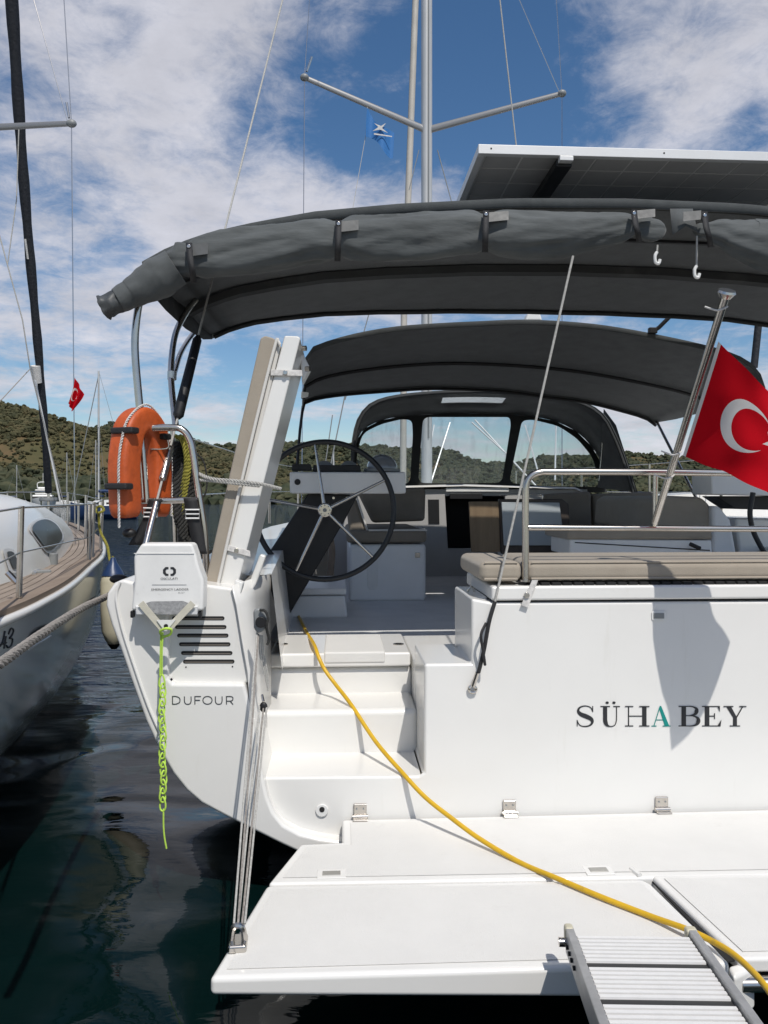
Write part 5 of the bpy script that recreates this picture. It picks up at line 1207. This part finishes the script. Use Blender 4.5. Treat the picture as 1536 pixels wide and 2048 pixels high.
# cabin
base_ = [(-1.72, .8), (-1.80, 2.2), (-1.90, 3.5), (-2.03, 4.45), (-2.27, 5.4), (-2.61, 6.4), (-3.04, 7.6), (-3.5, 8.5), (-4.1, 9.1)]
cb_ = spline([Vector((a, b, 1.205)) for a, b in base_], 5)
topz = np.interp([p.y for p in cb_], [0, 3, 4.5, 5.5, 6.5, 7.6, 8.6, 9.1], [1.68, 1.68, 1.68, 1.66, 1.62, 1.50, 1.34, 1.26])
rows = []
lay = [(0, 0), (.02, .16), (.06, .45), (.14, .75), (.24, .93), (.38, 1.02), (.7, 1.08), (1.1, 1.1)]
for inn, hh in lay:
    row = []
    for i, p in enumerate(cb_):
        c = cxl(p.y); f = min(1.0, (p.x-c)/1.5) if p.x > c else .02; row.append(Vector((p.x-inn*max(.05, f), p.y-inn*.25*(p.y > 5.5), 1.205+(topz[i]-1.205)*hh)))
    rows.append(row)
cabin = bmesh.new(); loft(rows, cabin); mirr = [[Vector((2*cxl(p.y)-p.x, p.y, p.z)) for p in r] for r in rows]; loft(mirr, cabin); loft([rows[-1], mirr[-1]], cabin)
from mathutils.bvhtree import BVHTree
cabin.normal_update(); bv = BVHTree.FromBMesh(cabin)
add('cabin', cabin, 'gel', NY, angle=50)
def hit(px, py, off_=.006):
    o = Vector((0, 0, EYE)); d = (Q(px, py, 5)-o).normalized(); h = bv.ray_cast(o, d)
    if h[0] is None: return None
    n = h[1]; n = n if n.dot(d) < 0 else -n
    return h[0] + n*off_
def patch(name, pts, m, off_=.006, inner=None):
    """window fitted to the curve of the cabin side: fan of rings hit onto the surface"""
    c = Vector((sum(a for a, b in pts)/len(pts), sum(b for a, b in pts)/len(pts))); P_ = rr(pts, n=3); rows = []
    for f in (1.0, .8, .6, .4, .2, .02):
        r = [hit(c.x+(a-c.x)*f, c.y+(b-c.y)*f, off_) for a, b in P_]
        if any(x is None for x in r): print('MISS', name, f, [q for q, x in zip(P_, r) if x is None]); continue
        rows.append(r)
    if len(rows) < 2: print('patch miss', name); return
    bm = loft(rows, close=True); add(name, bm, m, NY, smooth=True, angle=80)
patch('window_rim', [(53, 1058), (66, 1042), (88, 1035), (112, 1046), (130, 1076), (95, 1113)], 'ltgrey', .008)
patch('cabin_window', [(57, 1059), (68, 1045), (88, 1039), (109, 1049), (125, 1075), (94, 1108)], 'smoke', .016)
patch('portlight_rim', [(2, 1100), (10, 1097), (26, 1100), (42, 1138), (30, 1147), (16, 1146)], 'ltgrey', .008)
patch('portlight', [(7, 1104), (22, 1104), (36, 1136), (22, 1141)], 'smoke', .014)
# deck block and track
add('deck_track', tube([Vector(hit(60, 1150, .02) or Q(60, 1150, 4.4)), Zp(120, 1105, 1.215)], .012, n=6), 'alu', NY)
add('winch', disc(Q(106, 1125, 5.0)-UP*.05, UP, .03, .11, n=16), 'grey', NY, bevel=.006)
add('jammer', box(Q(83, 1147, 4.5), (.10, .05, .04), rz=.6), 'grey', NY, bevel=.006)
add('deck_cleat', tube([Q(15, 1145, 3.3), Q(34, 1165, 3.3)], .014, n=8), 'steel', NY)
# stanchions, lifelines, pulpit
def post(pts, r, name='stanchion'): add(name, tube(pts, r, n=10), 'steel', NY)
post([Q(38, 1196, 3.27), Q(43, 1012, 3.27)], .0125)
for (a, b, c_, d_, Yd) in ((177, 1127, 180, 1008, 5.2), (184, 1121, 188, 1004, 5.4), (201, 1106, 205, 998, 6.1), (171, 1080, 172, 990, 7.4), (135, 1058, 136, 984, 9.6), (16, 1045, 15, 985, 11.2), (64, 1040, 62, 985, 11.4), (157, 1065, 157, 1000, 8.6)):
    post([Q(a, b, Yd), Q(c_, d_, Yd)], .0125)
def lifeline(pts, r=.0035, m='steel', name='lifeline'): add(name, tube(pts, r, n=6), m, NY)
lifeline([Q(-80, 1035, 2.2), Q(43, 1015, 3.27), Q(188, 1008, 5.4), Q(205, 1001, 6.1), Q(172, 992, 7.4), Q(136, 986, 9.6), Q(100, 984, 10.9)], .005)
lifeline([Q(-80, 1165, 2.2), Q(41, 1105, 3.27), Q(178, 1075, 5.2), Q(203, 1050, 6.1), Q(171, 1035, 7.4)], .004)
lifeline([Q(100, 984, 10.9), Q(62, 985, 11.4), Q(15, 985, 11.2), Q(-40, 992, 9)], .012, name='pulpit_rail')
# forestay with furled sail
ft0, ft1 = Q(97, 985, 10.7), Q(22, 0, 8.6); ft2 = ft1 + (ft1-ft0)*.9
P_ = [ft0.lerp(ft1, t)+Vector((.012*math.sin(t*7), 0, 0)) for t in np.linspace(0, 1, 26)]
rs_ = [.045+.022*t+.006*math.sin(t*40) for t in np.linspace(0, 1, 26)]
bm = tube(P_+[ft2], rs_+[.05], n=14)
add('furled_sail', bm, 'navy', NY, label='navy furled headsail')
add('sail_patch', tube([ft0.lerp(ft1, .262)-Vector((.01, .05, 0)), ft0.lerp(ft1, .30)-Vector((.02, .05, 0))], [.055, .060], n=12), 'whitecord', NY)
add('sail_patch', tube([ft0.lerp(ft1, .525)-Vector((.005, .07, 0)), ft0.lerp(ft1, .565)-Vector((.02, .07, 0))], [.012, .014], n=8), 'whitecord', NY)
add('furling_drum', disc(ft0-UP*.12, UP, .12, .05, n=20), 'grey', NY, bevel=.01); add('forestay_fitting', tube([ft0-UP*.30, ft0], .018, n=8), 'steel', NY)
# spreader, shrouds
spt = Q(143, 247, 6.8); add('spreader', tube([spt, Q(-60, 257, 6.9)], [.026, .034], n=12, flat=.5, up=UP), 'spreader', NY); add('spreader_tip', sphere(spt, .035, sq=(1.3, 1, 1)), 'grey', NY)
lifeline([spt, Q(150, 1050, 6.6)], .0045, name='shroud'); lifeline([spt, spt+(Q(128, 0, 6.8)-spt)*3], .004, name='shroud'); lifeline([spt-Vector((.03, 0, 0)), spt+(Q(72, 0, 6.8)-spt)*3], .004, name='shroud')
add('shroud_fitting', tube([Q(133, 205, 6.8), Q(138, 236, 6.8)], .010, n=8), 'steel', NY)
lifeline([Q(38, 250, 7.2), Q(33, 400, 7.2), Q(15, 530, 7.2)], .005, 'whiterope', 'flag_halyard'); lifeline([Q(-20, 400, 7.2), Q(15, 530, 7.2), Q(45, 640, 7.3), Q(60, 735, 7.4), Q(128, 1010, 8.6)], .006, 'whiterope', 'flag_halyard')
lifeline([Q(-30, 835, 7), Q(60, 738, 7.6)], .005, 'greyrope', 'sheet'); lifeline([Q(70, 760, 8.2), Q(122, 1010, 8.6)], .010, 'ltgrey', 'spinnaker_pole')
# hull window, number, scuff
def hullpt(px, py, off_=.004):
    o = Vector((0, 0, EYE)); d = (Q(px, py, 5)-o).normalized(); h = bvh_.ray_cast(o, d); 
    if h[0] is None: return Q(px, py, 3.5)
    n = h[1]; n = n if n.dot(d) < 0 else -n; return h[0]+n*off_
tmp = bmesh.new(); loft([r[0] for r in [( [Vector((s.x + (q.x-s.x)*((t**2.2)), s.y+(q.y-s.y)*t, s.z*(1-t))) for t in (0, .06, .12, .3, .5, .7, .85, 1.0)],) for s, q in zip(sh, wls)]], tmp); tmp.normal_update(); bvh_ = BVHTree.FromBMesh(tmp); tmp.free()
hw = rr([(54, 1281), (58, 1268), (78, 1252), (103, 1246), (104, 1258), (88, 1268)], n=3)
add('hull_window', loft([[hullpt(78+(a-78)*f, 1263+(b-1263)*f, .006) for a, b in hw] for f in (1, .6, .2, .02)], close=True), 'smoke', NY)
add('hull_window_rim', tube([hullpt(a, b, .004) for a, b in [(56, 1298), (80, 1284), (100, 1272)]], .006, n=6), 'gel', NY)
tube_pts = [hullpt(a, b, .004) for a, b in ((112, 1252), (150, 1226), (180, 1200), (200, 1182))]
add('hull_stripe', tube(spline(tube_pts, 5), .0035, n=6), 'dark', NY); add('hull_stripe', tube(spline([hullpt(a, b+5, .004) for a, b in ((112, 1252), (150, 1226), (180, 1200), (200, 1182))], 5), .004, n=6), 'gel', NY)
def digits(segs):
    bm = bmesh.new()
    for s in segs: tube([hullpt(a, b, .004) for a, b in sp2(s, 5)], .0035, bm, n=6)
    add('hull_number', bm, 'text', NY)
digits([[(8, 1262), (3, 1284), (-2, 1292)], [(-4, 1290), (6, 1287), (11, 1285)], [(10, 1272), (8, 1285), (6, 1297)]])
digits([[(15, 1268), (20, 1257), (25, 1260), (22, 1270), (17, 1276)], [(17, 1276), (23, 1278), (21, 1290), (14, 1295), (11, 1291)]])

# ================================================================= FAR BOATS AND YACHTS BEHIND
def simple_boat(name, px, wl_py, length_px, ang, mast_px, label, cat, hullm='gel', hh=.9, cab=True, mast=True, group=None, covers=None, lean=0):
    """boat at its own distance from its waterline pixel; hull lofted, cabin, windows, mast and stays"""
    Yd = EYE*F/(wl_py-HY); c = Q(px, wl_py, Yd); Ln = length_px/F*Yd; d = Vector((math.cos(ang), math.sin(ang), 0)); s = Vector((-math.sin(ang), math.cos(ang), 0)); bw = Ln*.15
    r = thing(name, (c.x, c.y, 0), label, cat, group)
    rows = []
    for t, w_, z_ in ((-.5, .75, 1.0), (-.35, .95, .96), (0, 1, .95), (.25, .8, 1.02), (.4, .45, 1.12), (.5, .03, 1.22)):
        q = c + d*Ln*t; rows.append([q - s*bw*w_*k + UP*(z_*hh if j in (0, 4) else (.35*hh if j in (1, 3) else -.2)) for j, k in enumerate((1, .93, 0, -.93, -1))])
    bm = loft(rows); bm.faces.new([bm.verts.new(p) for p in rows[0]]); add('hull', bm, hullm, r)
    add('deck', loft([[rw[0]-UP*.03*hh, (rw[0]+rw[4])/2+UP*.05*hh, rw[4]-UP*.03*hh] for rw in rows]), 'gel', r)
    if cab:
        rows = [[c + d*Ln*t + s*bw*k*w_ + UP*(hh*(.9+z_)) for k, z_ in ((-.62, 0), (-.5, zz*.9), (0, zz), (.5, zz*.9), (.62, 0))] for t, w_, zz in ((-.16, .95, 0), (-.14, 1, .5), (.12, .8, .42), (.24, .4, .1))]
        add('cabin', loft(rows), 'gel', r)
        for sd in (-1, 1):
            for q in (-.08, 0, .08):
                add('window', box(c+d*Ln*q+s*sd*bw*.585*.93+UP*hh*1.12, (Ln*.05, .02, hh*.14), rz=ang), 'smoke', r)
    if mast:
        top = Q(mast_px[0], mast_px[1], Yd); b0 = Vector((c.x+d.x*Ln*.08, c.y+d.y*Ln*.08, hh)); top = Vector((b0.x+lean, b0.y, top.z)); mr = max(.07, Ln*.008)
        add('mast', tube([b0, top], mr, n=10), 'mastalu', r); bow = c+d*Ln*.48+UP*hh*1.2; stn_ = c-d*Ln*.48+UP*hh
        add('forestay', tube([bow, top-UP*.3], .035, n=6), 'grey', r); add('backstay', tube([stn_, top], .015, n=5), 'grey', r)
        add('boom', tube([b0+UP*1.1, b0+UP*1.1-d*Ln*.36], .12, n=8), covers or 'blue', r)
        hm = (top.z-hh)*.58; add('spreader', tube([b0+UP*hm-s*Ln*.055, b0+UP*hm+s*Ln*.055], .03, n=6), 'mastalu', r)
        for sd in (-1, 1): add('shroud', tube([c+s*sd*bw*.9+UP*hh, b0+UP*hm+s*sd*Ln*.055, top], .012, n=5), 'grey', r)
    return r
simple_boat('blue_sailboat', 208, 1038, 130, R(185), (243, 742), 'dark blue hulled sailboat moored in the bay with a tall bare mast', 'sailboat', 'blue', 1.1)
g = 'small white boats moored along the far shore'
simple_boat('moored_sailboat', 130, 1012, 44, R(10), (128, 905), 'white sailboat near the far shore, left of the dark blue sailboat', 'sailboat', 'gel', .9)
simple_boat('moored_sailboat', 195, 1014, 46, R(170), (212, 880), 'white sailboat near the far shore just behind the dark blue sailboat', 'sailboat', 'gel', .9)
simple_boat('moored_sailboat', 30, 1011, 40, R(20), (5, 930), 'white sailboat at the far left edge near the shore', 'sailboat', 'gel', .9)
simple_boat('moored_sailboat', 665, 1030, 60, R(70), (662, 900), 'white sailboat seen behind the steering wheel rim', 'sailboat', 'gel', 1.0)
simple_boat('moored_sailboat', 560, 1075, 190, R(80), (615, 700), 'white sailboat moored ahead beyond the left side deck', 'sailboat', 'gel', 1.15) if False else None
# motor cruiser
mc = Q(86, 1022, EYE*F/24.0); MC = thing('motor_cruiser', (mc.x, mc.y, 0), 'white multi-deck motor cruiser in the bay behind the furled sail', 'motorboat')
Ln = 7.5; d = Vector((.35, -.94, 0)).normalized(); s = Vector((.94, .35, 0))
rows = [[mc+d*Ln*t+s*w_*k+UP*z_*q for k, q in ((-1, 1), (-.85, .3), (0, -.2), (.85, .3), (1, 1))] for t, w_, z_ in ((-.5, 1.5, 1.3), (0, 1.6, 1.4), (.35, 1.1, 1.7), (.5, .1, 1.9))]
add('hull', loft(rows), 'gel', MC); add('deck', loft([[r_[0], r_[4]] for r_ in rows]), 'gel', MC)
for q, (w_, l_, z0_, z1_) in enumerate(((1.25, .55, 1.4, 2.2), (1.0, .36, 2.25, 2.95), (.75, .2, 3.0, 3.3))):
    add('deckhouse', box(mc+d*Ln*(-.08-.03*q)+UP*(z0_+z1_)/2, (w_*2, Ln*l_, z1_-z0_), ax=(s, d, UP)), 'gel', MC, bevel=.12)
    if q < 2: add('window_band', box(mc+d*Ln*(-.08-.03*q)+UP*(z0_+.45), (w_*2.03, Ln*l_*1.02, .26), ax=(s, d, UP)), 'smoke', MC, bevel=.02)
add('radar_arch', tube(spline([mc-s*.7+UP*3.2, mc-s*.6+UP*3.9, mc+s*.6+UP*3.9, mc+s*.7+UP*3.2], 5), .06, n=6), 'gel', MC); add('aerial', tube([mc+UP*3.8, mc+UP*5.2], .03, n=5), 'gel', MC)
# yacht moored beyond with cream mast beside ours
def back_yacht(name, X, Yd, mast_pts, r_, m, label, ln=11.0, hw_=1.7, z_=1.25):
    t = thing(name, (X, Yd, 0), label, 'yacht'); rows = []
    for v, w_, zz in ((0, .9, 0), (2, 1, 0), (5, 1, .05), (8, .7, .12), (10, .3, .2), (ln, .02, .25)):
        q = Vector((X-.0577*v, Yd+v, 0)); rows.append([q+Vector((-hw_*w_*k, 0, (z_+zz) if j in (0, 4) else (.4 if j in (1, 3) else -.3))) for j, k in enumerate((1, .9, 0, -.9, -1))])
    bm = loft(rows); bm.faces.new([bm.verts.new(p) for p in rows[0]]); add('hull', bm, 'gel', t); add('deck', loft([[rw[0], (rw[0]+rw[4])/2+UP*.06, rw[4]] for rw in rows]), 'gel', t)
    rows = [[Vector((X-.0577*v+hw_*k*w_, Yd+v, z_+zz)) for k, zz in ((-.65, 0), (-.55, hh), (0, hh+.05), (.55, hh), (.65, 0))] for v, w_, hh in ((2.5, 1, 0), (2.6, 1, .42), (6, .85, .38), (8, .5, .05))]
    add('cabin', loft(rows), 'gel', t)
    for q in (3.2, 4.2, 5.2):
        for sd in (-1, 1): add('window', box(Vector((X-.0577*q+sd*hw_*.575, Yd+q, z_+.22)), (.03, .6, .14)), 'smoke', t)
    if mast_pts:
        add('mast', tube(mast_pts, r_, n=14), m, t)
    return t
ym = 15.5
back_yacht('yacht_ahead', Q(812, 996, ym).x, 14.2+.0, [Q(806, 985, ym), Q(808, 620, ym), Q(831, 0, ym), Q(845, -400, ym)], .066, 'mastcream', 'white yacht moored bow to bow beyond, its slim cream mast rising beside the main mast')
RY = back_yacht('starboard_neighbour', Q(1620, 1000, 6).x, 4.2, [Q(1526, 560, 6.5), Q(1508, 735, 6.5)] , .03, 'navy', 'white yacht moored along the right side, partly behind the large red flag', hw_=1.25)
bpy.data.objects.remove(bpy.data.objects['mast.001']) if False else None
# thin rigging seen through the gap right of the wheel belongs to the yacht ahead
YA = bpy.data.objects['yacht_ahead']
for a, b, c_, d_, r_ in ((690, 790, 655, 960, .012), (665, 830, 640, 1000, .010), (740, 620, 690, 800, .010), (875, 300, 905, 410, .010), (838, 300, 818, 380, .008)):
    add('stay', tube([Q(a, b, 14), Q(c_, d_, 14)], r_, n=5), 'grey', YA)
for a, b, c_, d_ in ((944, 845, 1010, 905), (950, 840, 1075, 975), (900, 845, 862, 965), (868, 850, 848, 960), (1050, 850, 1075, 940), (1112, 850, 1110, 960)):
    add('stay', tube([Q(a, b, 11.5), Q(c_, d_, 11.0)], .012, n=5), 'ltgrey', YA)
# our lifelines and stanchions up the port side
for u_, v_ in ((-2.0, 3.2), (-1.95, 4.6), (-1.75, 6.2), (-1.3, 7.8)):
    add('stanchion', tube([B(u_, v_, 1.34+.012*v_), B(u_, v_, 1.95+.012*v_)], .0125, n=8), 'steel', Y)
    add('stanchion', tube([B(-u_, v_, 1.34+.012*v_), B(-u_, v_, 1.95+.012*v_)], .0125, n=8), 'steel', Y)
for z_ in (1.95, 1.66):
    for sg in (-1, 1): add('lifeline', tube([B(sg*2.0, .6, z_), B(sg*2.0, 3.2, z_+.04), B(sg*1.95, 4.6, z_+.05), B(sg*1.75, 6.2, z_+.07), B(sg*1.3, 7.8, z_+.09)], .004, n=6), 'steel', Y)
for a in (1220, 1198): pass
